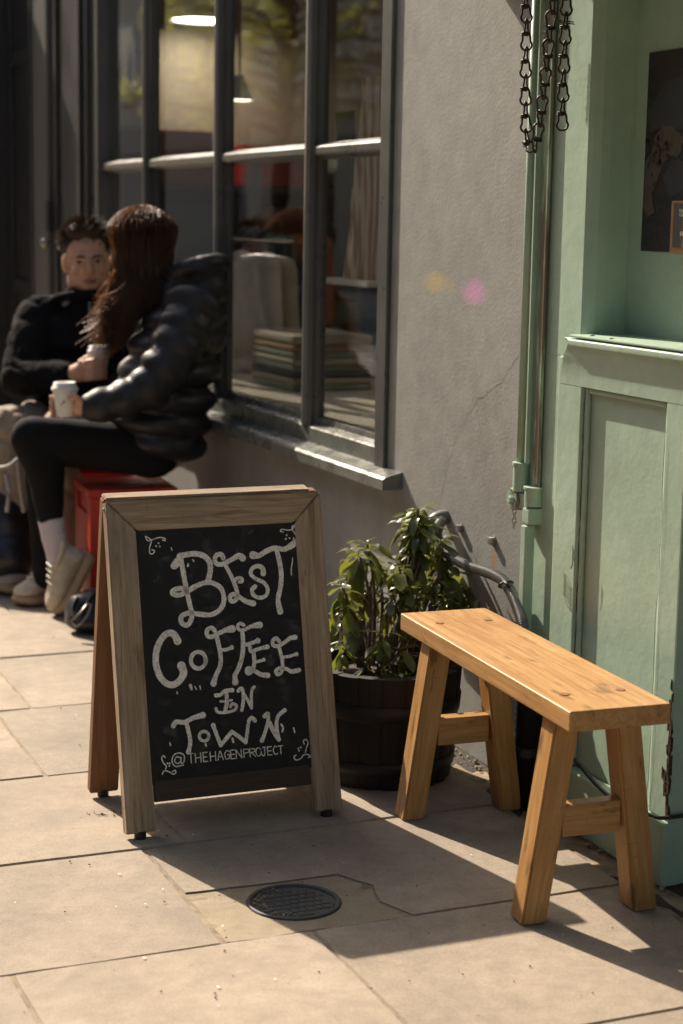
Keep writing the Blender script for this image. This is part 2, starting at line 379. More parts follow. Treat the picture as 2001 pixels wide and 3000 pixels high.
def melt(name, bm, mat, parent=None, voxel=.01, smooth=3, disp=None):
    """fuse overlapping shells into one continuous skin"""
    me = bpy.data.meshes.new('tmp'); bm.to_mesh(me); bm.free()
    o = bpy.data.objects.new('tmp', me); COL.objects.link(o)
    r = o.modifiers.new('r', 'REMESH'); r.mode = 'VOXEL'; r.voxel_size = voxel; r.use_smooth_shade = True
    if smooth:
        s = o.modifiers.new('s', 'SMOOTH'); s.factor = .5; s.iterations = smooth
    dg = bpy.context.evaluated_depsgraph_get(); dg.update()
    m2 = bpy.data.meshes.new_from_object(o.evaluated_get(dg)); m2.name = name
    bpy.data.objects.remove(o); bpy.data.meshes.remove(me)
    if disp:
        amp, sca = disp[:2]; fold = disp[2] if len(disp) > 2 else 0
        m2.update()
        nn = [v.normal.copy() for v in m2.vertices]
        for v, nv in zip(m2.vertices, nn):
            q = v.co; h = amp * mnoise.noise(q * sca)
            if fold: h -= fold * max(0.0, 1 - 5.0 * abs(mnoise.noise(Vector((q.x * 6, q.y * 6, q.z * 13 + 4 * q.x)) + Vector((7, 3, 1))))) + .4 * fold * max(0.0, 1 - 4.0 * abs(mnoise.noise(q * 17)))
            v.co += nv * h
    m2.materials.clear(); m2.materials.append(mat)
    for pl in m2.polygons: pl.use_smooth = True
    o = bpy.data.objects.new(name, m2); COL.objects.link(o)
    if parent is not None: par(o, parent)
    return o

# ================================================================== THE GROUND
UP = Vector((0, 0, 1))
def sheet(name, mat, x0, x1, y0, y1, z, kind='structure'):
    bm = bmesh.new(); vs = [bm.verts.new((x, y, z)) for x, y in ((x0, y0), (x1, y0), (x1, y1), (x0, y1))]; bm.faces.new(vs)
    return tag(obj(name, bm, mat), kind=kind)
tag(B('ground', SOIL, None, -400, 400, -400, 400, -.6, -.2), kind='structure')
tag(B('road', ASPHALT, None, -7.6, -2.78, -60, 120, -.19, -.12), kind='structure')
tag(B('far_pavement', KERB, None, -11.0, -7.6, -60, 120, -.19, 0.0), kind='structure')
pave = tag(empty('pavement', (0, 0, 0)), kind='structure')
# bed of joint grit under the slabs
B('joint_bed', JOINT, pave, -2.62, .20, -4.6, 14, -.12, -.0036)
for i in range(12):
    B('kerb_stone', KERB, pave, -2.775, -2.625, -4.6 + i * 1.0, -4.6 + i * 1.0 + .992, -.18, .002, .012)
# rows of flags: joints across the walk (y) and, per row, joints along it (n = distance from the wall)
rows = [-4.6, -4.05, -3.5, -2.98, -2.46, -1.94, -1.413, -.888, -.365, .183, .763, 1.33, 1.90, 2.47, 3.04, 3.61, 4.2, 4.8, 5.4, 6.0, 6.6, 7.3, 8.0, 9.0, 10.0]
special = {(-1.413): [.10, .775, 1.335, 2.0, 2.62], (-.888): [.10, .945, 1.80, 2.62], (-.365): [.09, .85, 1.72, 2.62], (.183): [.05, 1.02, 1.85, 2.62], (.763): [.03, .92, 1.76, 2.62]}
def slab(x0, x1, y0, y1, mat, cut=None):
    g = .0030; bm = bmesh.new()
    if cut is None:
        pts = [(x0 + g, y0 + g), (x1 - g, y0 + g), (x1 - g, y1 - g), (x0 + g, y1 - g)]
    else: pts = cut
    cx = sum(p[0] for p in pts) / len(pts); cy = sum(p[1] for p in pts) / len(pts)
    # edges slightly ragged
    ring = []
    for i, (a, b) in enumerate(zip(pts, pts[1:] + pts[:1])):
        m = max(2, int(math.hypot(b[0] - a[0], b[1] - a[1]) / .07))
        for k in range(m):
            s = k / m; x = a[0] + (b[0] - a[0]) * s - cx; y = a[1] + (b[1] - a[1]) * s - cy
            j = .0014 if k else .003
            ring.append((x + rnd.uniform(-j, j), y + rnd.uniform(-j, j)))
    tx, ty, tz = rnd.uniform(-.003, .003), rnd.uniform(-.003, .003), rnd.uniform(-.0012, .0012)
    top = [bm.verts.new((x * (1 - .0035 / max(.05, abs(x) + .2)), y * (1 - .0035 / max(.05, abs(y) + .2)), tz + tx * x + ty * y)) for x, y in ring]
    mid = [bm.verts.new((x, y, tz - .004 + tx * x + ty * y)) for x, y in ring]
    bot = [bm.verts.new((x, y, -.05)) for x, y in ring]
    n = len(ring); bm.faces.new(top)
    for a, b in ((mid, top), (bot, mid)):
        for i in range(n): bm.faces.new((a[i], a[(i + 1) % n], b[(i + 1) % n], b[i]))
    bmesh.ops.recalc_face_normals(bm, faces=bm.faces)
    return obj('paving_slab', bm, mat, pave, False, Matrix.Translation((cx, cy, 0)))
for y0, y1 in zip(rows, rows[1:]):
    js = special.get(y0)
    if js is None:
        o = rnd.uniform(.7, 1.0); js = [.03, o, o + .86, 2.62]
    for a, b in zip(js, js[1:]):
        if y0 == -.888 and abs(a - .10) < .01:
            # this flag was cut for the access cover: a notch filled with mortar
            g = .0045
            cut = [(-b + g, -.635 + g), (-.86, -.633), (-.62, -.64), (-.575, -.72), (-.60, -.80), (-.565, -.888 + g), (-a - g, y0 + g), (-a - g, y1 - g), (-b + g, y1 - g)]
            slab(-b, -a, y0, y1, STONE, cut)
        else:
            slab(-b, -a, y0, y1, RIBBED if a < .2 and -.4 < y0 < 1 else STONE)
# mortar round the cover
bm = bmesh.new()
ring = [(-.939, -.883), (-.57, -.883), (-.605, -.80), (-.58, -.72), (-.625, -.645), (-.86, -.638), (-.939, -.640)]
cxm, cym, rm = -.755, -.745, .093
N = 40; top = []; inn = []
for i in range(N):
    a = 2 * math.pi * i / N; dx, dy = math.cos(a), math.sin(a); best = 9
    for p, q in zip(ring, ring[1:] + ring[:1]):
        ex, ey = q[0] - p[0], q[1] - p[1]; den = dx * ey - dy * ex
        if abs(den) < 1e-9: continue
        tt = ((p[0] - cxm) * ey - (p[1] - cym) * ex) / den; ss = ((p[0] - cxm) * dy - (p[1] - cym) * dx) / den
        if tt > 0 and -1e-6 <= ss <= 1 + 1e-6: best = min(best, tt)
    top.append(bm.verts.new((cxm + dx * best, cym + dy * best, -.003 + rnd.uniform(-.0015, .0012)))); inn.append(bm.verts.new((cxm + dx * rm, cym + dy * rm, -.002)))
low = [bm.verts.new((v.co.x, v.co.y, -.04)) for v in inn]
for i in range(N):
    j = (i + 1) % N; bm.faces.new((inn[i], top[i], top[j], inn[j])); bm.faces.new((low[i], inn[i], inn[j], low[j]))
bmesh.ops.recalc_face_normals(bm, faces=bm.faces)
obj('mortar_patch', bm, MORTAR, pave)
# gutter strip of dirt between the flags and the shopfront
bm = bmesh.new(); nx, ny = 6, 120
gv = [[bm.verts.new((-.105 + i * .028, -4.6 + j * .09, -.004 + .012 * mnoise.noise(Vector((i * .7, j * .5, 3))))) for i in range(nx)] for j in range(ny)]
for j in range(ny - 1):
    for i in range(nx - 1): bm.faces.new((gv[j][i], gv[j][i + 1], gv[j + 1][i + 1], gv[j + 1][i]))
obj('dirt_strip', bm, SOIL, pave, True)
# access cover
mh = empty('access_cover', (cxm, cym, 0), 'small round cast iron access cover set in mortar in the pavement', 'manhole cover')
bm = bmesh.new(); lathe(bm, [(.091, -.03), (.091, .001), (.0885, .0022), (.083, .0022), (.081, .001), (.081, -.03)], V(cxm, cym, 0), 48, capb=False, capt=False)
obj('frame_ring', bm, COVERM, mh, True)
bm = bmesh.new(); lathe(bm, [(.079, -.03), (.079, -.0030), (.0775, -.0016), (.072, -.0016)], V(cxm, cym, 0), 48); obj('lid', bm, COVERM, mh)
bm = bmesh.new()
for i in range(-5, 6):
    for j in range(-3, 4):
        x, y = (i + .5 * (j % 2)) * .0165, j * .0205
        if math.hypot(x, y) < .066: box(bm, cxm + x - .0072, cxm + x + .0072, cym + y - .0090, cym + y + .0090, -.0020, -.0002, .0006)
tag(obj('tread_pattern', bm, COVERM, mh), kind='stuff')
bm = bmesh.new()
for k in range(70):                 # grit caught on the far edge of the lid
    a = rnd.uniform(1.7, 4.4); r = rnd.uniform(.058, .079); s = rnd.uniform(.0015, .0042)
    ell(bm, V(cxm + r * math.cos(a), cym + r * math.sin(a), .0004), s, s * .8, s * .6, None, 1)
tag(obj('grit', bm, JOINT, mh), kind='stuff')
# petals and specks lying about
bm = bmesh.new()
for k in range(40):
    p = G(rnd.uniform(-20, 1900), rnd.uniform(1850, 2990)); a = rnd.uniform(0, 6.3); s = rnd.uniform(.0018, .0042) if k % 4 else rnd.uniform(.004, .0055)
    if p.x > -.1: continue
    c, d = math.cos(a) * s, math.sin(a) * s
    vs = [bm.verts.new((p.x + x, p.y + y, .0035 + z)) for x, y, z in ((c, d, 0), (-d * .6, c * .6, .0004), (-c, -d, .0006), (d * .6, -c * .6, 0))]; bm.faces.new(vs)
tag(obj('petal_litter', bm, WHITEP), kind='stuff')
bm = bmesh.new()
for k in range(120):
    if k < 26: c0 = G(300, 2388); p = V(c0.x + rnd.gauss(0, .022), c0.y + rnd.gauss(0, .014), .003); s = rnd.uniform(.001, .0026)
    else: p = G(rnd.uniform(-20, 1950), rnd.uniform(1850, 2990)); p.z = .003; s = rnd.uniform(.001, .0028)
    ell(bm, p, s, s * .7, s * .6, None, 1)
tag(obj('dirt_crumbs', bm, SOIL), kind='stuff')
# broken bits of render and stones along the foot of the wall
bm = bmesh.new()
for k in range(130):
    y = rnd.uniform(-.95, .35); x = -.012 - abs(rnd.gauss(0, .030)); s = rnd.uniform(.002, .008) * (1.25 if k % 7 == 0 else 1)
    q0 = len(bm.verts); ell(bm, V(x, y, s * .35), s, s * rnd.uniform(.6, 1), s * rnd.uniform(.4, .8), axes(V(math.cos(k), math.sin(k), .2), UP), 1)
    bm.verts.ensure_lookup_table()
    for v in bm.verts[q0:]: v.co += Vector((rnd.uniform(-1, 1), rnd.uniform(-1, 1), rnd.uniform(-1, 1))) * s * .16
tag(obj('rubble', bm, MORTAR), kind='stuff')

# ================================================================== THE GREY SHOP
shop = empty('grey_shop', (0, 1.6, 0), 'grey rendered shop with a big dark framed window beside the green shopfront', 'building')
TOPZ = 2.62; YR, YL = .53, 3.55
bm = bmesh.new()
box(bm, 0, .24, -.25, YR, 0, 3.1); box(bm, 0, .24, YR, YL, 0, .60); box(bm, 0, .24, YR, YL, TOPZ, 3.1)
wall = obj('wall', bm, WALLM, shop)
# hairline crack in the render
def crack(name, pts, w, parent, x, mat):
    bm = bmesh.new(); P = []
    for a, b in zip(pts, pts[1:]):
        for k in range(5):
            s = k / 5; q = a + (b - a) * s; P.append(V(x, q.y + rnd.gauss(0, .0025), q.z + rnd.gauss(0, .0025)))
    P.append(V(x, pts[-1].y, pts[-1].z)); L = []
    for i, q in enumerate(P):
        t = (P[min(i + 1, len(P) - 1)] - P[max(i - 1, 0)]).normalized(); nn = V(0, -t.z, t.y); ww = w * rnd.uniform(.4, 1.2) * (.35 if i in (0, len(P) - 1) else 1)
        L.append((bm.verts.new(q + nn * ww), bm.verts.new(q - nn * ww)))
    for (a, b), (c, d) in zip(L, L[1:]): bm.faces.new((a, b, d, c))
    return obj(name, bm, mat, parent)
CRACKM = plain('crack_shadow', (.06, .055, .05), .9, .2)
crack('crack', [X(*p) for p in ((1520, 1045), (1490, 1080), (1470, 1120), (1400, 1170), (1350, 1250), (1320, 1330), (1300, 1420), (1288, 1490))], .0007, wall, -.0006, CRACKM)
B('upper_wall', WALLM, shop, -.02, 6, -.25, 12, 3.1, 8.5)
B('string_course', WALLM, shop, -.07, .2, -.25, 12, 3.02, 3.10, .01)
# window
bm = bmesh.new()
box(bm, -.012, .07, YR, YR + .065, .60, TOPZ, .004); box(bm, -.012, .10, YL - .10, YL, .60, TOPZ, .004); box(bm, -.012, .10, YR + .065, YL - .10, TOPZ - .08, TOPZ, .004)
win = obj('window', bm, FRAMEP, shop)
win['label'] = 'dark painted shop window frame with tall panes'
bm = bmesh.new(); prism_y(bm, [(-.058, .600), (-.058, .628), (-.050, .634), (.0, .646), (.10, .646), (.10, .600)], .43, 3.62); obj('sill', bm, SILLP, win)
bm = bmesh.new(); prism_y(bm, [(0, .6465), (0, .690), (.004, .694), (.028, .702), (.030, .718), (.060, .720), (.060, .6465)], YR + .066, YL - .101); obj('bottom_rail', bm, SILLP, win)
MUL = [1.135, 1.965, 2.81]
def mull(yc, z0, z1):
    bm = bmesh.new(); prof = [(-.034, .048), (-.034, .030), (-.026, .020), (-.030, .008), (-.022, -.004), (0, -.008), (.022, -.004), (.030, .008), (.026, .020), (.034, .030), (.034, .048)]
    lo = [bm.verts.new((x, yc + y, z0)) for y, x in prof]; hi = [bm.verts.new((x, yc + y, z1)) for y, x in prof]; n = len(prof)
    for i in range(n): bm.faces.new((lo[i], lo[(i + 1) % n], hi[(i + 1) % n], hi[i]))
    bm.faces.new(lo); bm.faces.new(hi); bmesh.ops.recalc_face_normals(bm, faces=bm.faces)
    return obj('mullion', bm, FRAMEP, win)
for yc in MUL: mull(yc, .694, TOPZ - .081)
edges = [YR + .065] + MUL + [YL - .10]
for i, (a, b) in enumerate(zip(edges, edges[1:])):
    y0 = a + (.032 if i else .0); y1 = b - (.032 if i < 3 else .0)
    bm = bmesh.new(); prism_y(bm, [(.050, 1.474), (.028, 1.474), (.020, 1.484), (.006, 1.484), (.003, 1.490), (.003, 1.506), (.008, 1.512), (.030, 1.522), (.050, 1.524)], y0 + .001, y1 - .001)
    obj('glazing_bar', bm, FRAMEP, win)
    B('pane', GLASS, win, .034, .038, y0 - .004, y1 + .004, .715, 1.480)
    B('pane', GLASS, win, .034, .038, y0 - .004, y1 + .004, 1.527, TOPZ - .075)
# dark timber front beyond the window
B('pilaster', DARKP, shop, -.03, .24, YL + .002, 4.16, 0, 3.02, .006)
for y0, y1 in ((3.62, 3.66), (4.02, 4.06)): B('pilaster_bead', DARKP, shop, -.045, -.031, y0, y1, .2, 2.9, .006)
B('door_post', POSTP, shop, -.05, .24, 4.163, 4.50, 0, 3.02, .01)
B('door_post_bead', DARKP, shop, -.058, -.051, 4.44, 4.47, 0, 3.0, .003)
door = B('door', DARKP, shop, .05, .10, 4.502, 5.45, .02, 2.4, .004)
for y0, y1 in ((4.6, 4.66), (5.28, 5.34)): B('door_stile', DARKP, door, .035, .049, y0, y1, .1, 2.35, .005)
for z0, z1 in ((.9, .98), (2.03, 2.10)): B('door_rail', DARKP, door, .033, .049, 4.662, 5.278, z0, z1, .005)
bm = bmesh.new(); pk = X(155, 712, -.05); ell(bm, V(-.085, pk.y, pk.z), .022, .022, .022); tube(bm, [V(-.05, pk.y, pk.z), V(-.085, pk.y, pk.z)], .010, 10); obj('door_knob', bm, STEEL, shop, True)
pk = X(152, 620, -.05); B('lock_plate', BLACKP, shop, -.075, -.0505, pk.y - .03, pk.y + .03, pk.z - .09, pk.z + .05, .006)
B('far_shading_wall', DARKP, shop, -.45, .24, 5.46, 12, 0, 3.02)  # out of view, brought forward to cast shade on the door and pilaster
B('dado', WALLM, shop, -.003, -.0005, YL + .01, YL + .02, 0, .2)

# ---------- the room behind the glass
def S(name, mat, *a): return tag(B(name, mat, None, *a), kind='structure')
S('shop_floor', FLOORI, .24, 4.2, -.2, 5.6, .02, .06)
S('shop_back_wall', BEIGE, 4.2, 4.3, -.2, 5.6, .06, 3.0)
S('shop_side_wall', BEIGE, .241, 4.2, 5.5, 5.6, .06, 3.0)
S('shop_near_wall', BEIGE, .241, 4.2, -.24, -.2, .06, 3.0)
S('shop_ceiling', BEIGE, .241, 4.2, -.2, 5.6, 2.9, 3.0)
def lampo(p, r, label, power):
    e = empty('pendant_lamp', p, label, 'lamp')
    bm = bmesh.new(); lathe(bm, [(r, 0), (r * .96, .012), (r * .5, .07), (.02, .10)], p, 24, capb=False); obj('shade', bm, WHITEP, e, True)
    bm = bmesh.new(); lathe(bm, [(r * .93, .006), (r * .9, .012)], p, 24); m = MATS.get('lamp_glow')
    if m is None:
        m, t, pp = new_mat('lamp_glow'); pp.inputs['Emission Color'].default_value = (1, .88, .70, 1); pp.inputs['Emission Strength'].default_value = power
    obj('diffuser', bm, m, e)
    bm = bmesh.new(); tube(bm, [p + V(0, 0, .10), V(p.x, p.y, 2.9)], .004, 6); obj('cord', bm, BLACKP, e)
lampo(X(592, 62, 1.0), .16, 'white round lit pendant lamp hanging in the shop above the people', 13)
lampo(X(702, 294, .55), .05, 'small lit lamp over the shirts just inside the window', 13)
lampo(V(2.2, 1.3, 2.45), .22, 'lit pendant lamp hanging deep inside the shop over the clothes', 13)
# display ledge, folded towels
ledge = empty('display_ledge', (.4, 1.9, .06), 'pale grey display ledge just inside the shop window', 'ledge')
B('top', STUCCO, ledge, .09, .75, .60, 3.44, .690, .712, .003); B('front', STUCCO, ledge, .10, .14, .60, 3.44, .06, .689)
TOW = [plain('cream_towel', (.52, .45, .34), .95, .1, 30, .6, .004, 160), plain('sage_towel', (.30, .34, .27), .95, .1, 30, .6, .004, 160), plain('tan_towel', (.42, .28, .17), .95, .1, 30, .6, .004, 160), plain('dark_towel', (.10, .11, .10), .95, .1, 30, .6, .004, 160)]
a = X(855, 1160, .42); zt = .713
seq = [1, 0, 3, 1, 0, 1, 2, 0]
names = ['sage', 'cream', 'charcoal', 'pale green', 'ivory', 'grey green', 'tan', 'thick cream']
for i, k in enumerate(seq):
    hh = .022 if i < 7 else .034
    bm = bmesh.new(); box(bm, .26, .56, a.y - .42 + rnd.uniform(-.006, .006), a.y + rnd.uniform(-.006, .006), zt, zt + hh, hh * .42, 3)
    tag(obj('folded_towel', bm, TOW[k], None, True), f'folded {names[i]} towel in the stack inside the window, number {["one","two","three","four","five","six","seven","eight"][i]} from the bottom', 'towel', 'towels stacked in the window'); zt += hh + .0006
# striped cloth hanging
def stripes(name, a, b, sc_):
    m, t, p = new_mat(name); tc = t.nodes.new('ShaderNodeTexCoord'); w = t.nodes.new('ShaderNodeTexWave'); w.bands_direction = 'Y'; w.inputs['Scale'].default_value = sc_; w.inputs['Distortion'].default_value = .4
    t.links.new(tc.outputs['Object'], w.inputs[0]); t.links.new(ramp(t, w.outputs[1], [(0.4, a), (0.55, b)]), p.inputs['Base Color']); p.inputs['Roughness'].default_value = .95; return m
STRIPE = stripes('striped_cotton', (.80, .72, .60), (.50, .36, .27), 14)
def drape(name, mat, top, bot, x, label, cat, folds=.02, wtop=None, wbot=None, group=None):
    """cloth hanging from top to bottom, with folds; top/bot = (y0, y1, z)"""
    bm = bmesh.new(); nu, nv = 22, 16; R_ = []
    for j in range(nv + 1):
        s = j / nv; y0 = top[0] + (bot[0] - top[0]) * s; y1 = top[1] + (bot[1] - top[1]) * s; z = top[2] + (bot[2] - top[2]) * s
        R_.append([bm.verts.new((x + folds * math.sin(i * 1.25 + s * 1.2) * (.3 + .7 * s) + .01 * mnoise.noise(V(i * .3, j * .3, x)), y0 + (y1 - y0) * i / nu, z)) for i in range(nu + 1)])
    for j in range(nv):
        for i in range(nu): bm.faces.new((R_[j][i], R_[j][i + 1], R_[j + 1][i + 1], R_[j + 1][i]))
    bmesh.ops.solidify(bm, geom=bm.faces[:], thickness=.004)
    o = obj(name, bm, mat, None, True); return tag(o, label, cat, group)
p0, p1 = X(1060, 230, .22), X(1112, 225, .22); q0, q1 = X(1010, 815, .22), X(1110, 815, .22)
drape('hanging_cloth', STRIPE, (p1.y, p0.y, p0.z), (q1.y, q0.y, q0.z), .22, 'striped cream cloth hanging in the right hand pane of the shop window', 'cloth', .012)
p0, p1 = X(985, 330, .5), X(1040, 330, .5); q0, q1 = X(985, 880, .5), X(1035, 880, .5)
drape('hanging_cloth', TOW[3], (p1.y, p0.y, p0.z), (q1.y, q0.y, q0.z), .5, 'charcoal cloth hanging behind the striped one in the window', 'cloth', .012)
q = X(1085, 825, .5); qr = X(1030, 820, .5)
sh = empty('glass_shelf', (.5, q.y, q.z), 'thin pale shelf behind the striped cloth in the window', 'shelf')
B('shelf_board', WHITEP, sh, .40, .70, q.y - .2, q.y + .25, q.z - .012, q.z + .006)
for yy in (q.y - .19, q.y + .24): B('upright', WHITEP, sh, .69, .70, yy - .008, yy + .008, .713, q.z - .0125)
q = X(1085, 880, .5); tag(B('red_tin', REDP, None, .50, .60, q.y - .03, q.y + .06, qr.z + .012, qr.z + .10, .004), 'small red tin standing on the pale shelf in the window', 'tin')
# clothes rail with garments
r0, r1 = X(690, 705, .62), X(835, 705, .62)
rail = empty('clothes_rail', (.62, (r0.y + r1.y) / 2, .06), 'pale metal clothes rail with shirts inside the shop window', 'clothes rail')
bm = bmesh.new(); tube(bm, [V(.62, r1.y - .1, r0.z), V(.62, r0.y + .2, r0.z)], .010, 8); obj('rail', bm, STEEL, rail)
for yy in (r1.y - .1, r0.y + .2):
    bm = bmesh.new(); tube(bm, [V(.62, yy, .713), V(.62, yy, r0.z)], .010, 8); obj('upright', bm, STEEL, rail)
GARM = [plain('white_linen', (.70, .66, .58), .9, .1, 14, .5, .006, 40), plain('navy_cotton', (.03, .03, .045), .9, .1, 14, .5, .006, 40), plain('rust_knit', (.30, .10, .035), .9, .1, 14, .5, .006, 40), plain('teal_knit', (.06, .16, .14), .9, .1, 14, .5, .006, 40)]
def garment(y, zt, L, wdt, mat, label, x=.62):
    e = empty('hanging_shirt', (x, y, zt), label, 'shirt', 'shirts on the rail in the shop')
    bm = bmesh.new()
    prof = [(.0, .05), (.03, .6), (.09, .95), (.25, .9), (.6, .95), (1.0, 1.08)]; R_ = []
    for s, ww in prof:
        c = V(x, y, zt - s * L); R_.append([bm.verts.new(c + V(math.cos(a) * wdt * ww * .42 * .45, math.sin(a) * wdt * ww * .5 + .012 * math.sin(a * 5 + s * 3), 0)) for a in [2 * math.pi * k / 20 for k in range(20)]])
    for a, b in zip(R_, R_[1:]):
        for k in range(20): bm.faces.new((a[k], a[(k + 1) % 20], b[(k + 1) % 20], b[k]))
    bm.faces.new(R_[0]); bm.faces.new(R_[-1][::-1]); bmesh.ops.recalc_face_normals(bm, faces=bm.faces); obj('shirt_body', bm, mat, e, True)
    for sg in (-1, 1):
        bm = bmesh.new(); capsule(bm, V(x, y + sg * wdt * .42, zt - .09 * L), V(x + .01, y + sg * wdt * .55, zt - .75 * L), .05, .04, 12); obj('sleeve', bm, mat, e, True)
    bm = bmesh.new(); tube(bm, [V(x, y, zt), V(x, y, zt + .04), V(x, y + .02, zt + .06), V(x, y, zt + .075)], .003, 6); obj('hanger_hook', bm, STEEL, e)
ym = (r0.y + r1.y) / 2
gq = X(745, 745, .40)
garment(gq.y, gq.z, .40, .34, GARM[0], 'white linen shirt hanging in the window beside the second mullion', .40)
gq = X(800, 760, .52)
garment(gq.y, gq.z, .40, .30, TOW[0], 'cream shirt hanging behind the white shirt in the window', .52)
garment(ym - .20, r0.z - .07, .46, .30, GARM[1], 'navy shirt hanging on the rail beside the white shirt', .66)
garment(ym + .62, r0.z + .02, .5, .34, GARM[2], 'rust coloured jumper hanging in the shop above the seated people', 1.1)
garment(ym + 1.0, r0.z + .02, .5, .34, GARM[3], 'teal jumper hanging in the shop behind the seated people', 1.1)
garment(ym + 1.35, r0.z + .05, .5, .34, GARM[1], 'navy jumper hanging in the shop near the dark pilaster', 1.1)
# shelving with coloured boxes deep in the shop
shv = empty('shop_shelving', (2.2, 5.3, .06), 'dark wooden shelving with coloured boxes against the far side wall of the shop', 'shelving')
for z in (.35, .72, 1.08, 1.44): B('shelf', FLOORI, shv, .30, 4.1, 5.08, 5.46, z, z + .03)
for x in (.30, 1.25, 2.2, 3.15, 4.06): B('upright', FLOORI, shv, x, x + .04, 5.07, 5.075, .06, 1.6)
B('back_board', DARKP, shv, .30, 4.1, 5.465, 5.49, .06, 1.6)
bcols = [REDP, GARM[2], GARM[3], TOW[0], GARM[1], TOW[1], TOW[2]]; cn = ['red', 'rust', 'teal', 'cream', 'navy', 'sage', 'tan']
for z, lv in ((.38, 'bottom'), (.75, 'second'), (1.11, 'third'), (1.47, 'top')):
    x = .36; order = rnd.sample(range(7), 7)
    for k in range(7):
        w_ = rnd.uniform(.26, .42); i = order[k]
        tag(B('storage_box', bcols[i], None, x, x + w_, 5.12, 5.40, z + .001, z + rnd.uniform(.14, .28), .006), f'{cn[i]} storage box on the {lv} shelf inside the shop', 'box', 'storage boxes on the shop shelving'); x += w_ + rnd.uniform(.03, .2)
# low dark counter in the middle of the room
ctr_ = empty('shop_counter', (2.0, 2.6, .06), 'dark counter standing in the middle of the shop', 'counter')
B('counter_body', DARKP, ctr_, 1.5, 2.1, 1.2, 4.2, .06, 1.05); B('counter_top', FLOORI, ctr_, 1.45, 2.15, 1.15, 4.25, 1.051, 1.09, .005)

# ================================================================== THE GREEN SHOPFRONT
gs = empty('green_shopfront', (0, -1.2, 0), 'pale green painted shopfront with a panelled counter and recessed alcove', 'building')
def zprism(name, prof, z0, z1, mat, parent, smooth=False):
    bm = bmesh.new(); lo = [bm.verts.new((x, y, z0)) for x, y in prof]; hi = [bm.verts.new((x, y, z1)) for x, y in prof]; n = len(prof)
    for i in range(n): bm.faces.new((lo[i], lo[(i + 1) % n], hi[(i + 1) % n], hi[i]))
    bm.faces.new(lo[::-1]); bm.faces.new(hi); bmesh.ops.recalc_face_normals(bm, faces=bm.faces); return obj(name, bm, mat, parent, smooth)
zprism('pilaster', [(-.002, -.2502), (-.009, -.260), (-.010, -.40), (-.010, -.476), (-.004, -.488), (.012, -.496), (.032, -.498), (.30, -.498), (.30, -.2502)], 0, 3.0, GREEN, gs)
B('alcove_back', GREEN, gs, .085, .25, -1.0, -.4983, 1.0, 3.0)
B('door_jamb', GREEN, gs, -.012, .80, -1.06, -1.0005, 1.0705, 3.0, .004)
B('upper_wall', GREEN, gs, -.02, 6, -9, -.2503, 3.0, 8.5)
aw = B('awning_cassette', GREEN, gs, -.5, .08, -4.6, -.18, 1.985, 2.22, .01)
B('corbel', GREEN, gs, -.09, .0, -.05, .03, 1.875, 2.10, .01)
# counter (stall riser) with a recessed panel
YA, YB, ZT = -.432, -.928, .965
riser = B('stall_riser', GREEN, gs, -.016, .30, YB, YA, .0, 1.02)
riser['label'] = 'green panelled counter front with flaking paint'
B('stile', GREEN, riser, -.034, -.0162, -.530, YA, .135, 1.02, .003); B('stile', GREEN, riser, -.034, -.0162, YB + .001, -.856, .135, 1.02, .003)
B('rail', GREEN, riser, -.0338, -.0162, -.8558, -.5302, ZT, 1.02, .003)
bm = bmesh.new(); box(bm, -.046, -.0162, YB - .004, YA + .01, 0.0, .133, .006); obj('plinth', bm, GREEN, riser)
# panel with a moulded border
for y0, y1 in ((-.545, -.5305), (-.8555, -.841)): B('panel_bead', GREEN, riser, -.027, -.0163, y0, y1, .137, ZT - .002, .006)
B('panel_bead', GREEN, riser, -.0272, -.0163, -.8405, -.5455, ZT - .017, ZT - .002, .006)
# cove and shelf, mitred at the left end
prof = [(.05, .985), (-.0345, .962), (-.0355, .985), (-.038, 1.005), (-.042, 1.022), (-.045, 1.036), (-.050, 1.045), (-.053, 1.048), (-.0535, 1.057), (-.052, 1.060), (-.045, 1.062), (.05, 1.064)]
ends = [-.44, -.44, -.445, -.452, -.463, -.478, -.490, -.497, -.498, -.496, -.467, -.44]
pe_ = spline([Vector((x, e, z)) for (x, z), e in zip(prof[1:10], ends[1:10])], 4); prof = [prof[0]] + [(q.x, q.z) for q in pe_] + prof[10:]; ends = [ends[0]] + [q.y for q in pe_] + ends[10:]
bm = bmesh.new(); prism_y(bm, prof, -1.0, -.44, ends); obj('cove_moulding', bm, GREEN, riser)
B('shelf', GREEN, riser, -.050, .0848, -1.0, -.4985, 1.0645, 1.070, .002)
bm = bmesh.new()
for u, v in ((1735, 983), (1790, 992), (1840, 985)):
    q = G(u, v, 1.071); ell(bm, q, .006, .004, .002, None, 2)
tag(obj('paint_drips', bm, GREEN, riser, True), kind='stuff')
crack('crack', [V(0, -.533, .955), V(0, -.5335, .80), V(0, -.533, .70), V(0, -.5335, .55), V(0, -.532, .35), V(0, -.5335, .16)], .0016, riser, -.0268, CRACKM)
q = X(1685, 1630, -.03); crack('paint_hole', [V(0, q.y, q.z + .03), V(0, q.y - .004, q.z), V(0, q.y + .002, q.z - .028)], .0035, riser, -.0370, CRACKM)
crack('crack', [V(0, -.857, .93), V(0, -.8565, .6), V(0, -.857, .3), V(0, -.8565, .14)], .0009, riser, -.0366, CRACKM)
crack('crack', [X(1590, 1025, -.02), X(1625, 1040, -.02), X(1652, 1042, -.02)], .0009, gs, -.0205, CRACKM)
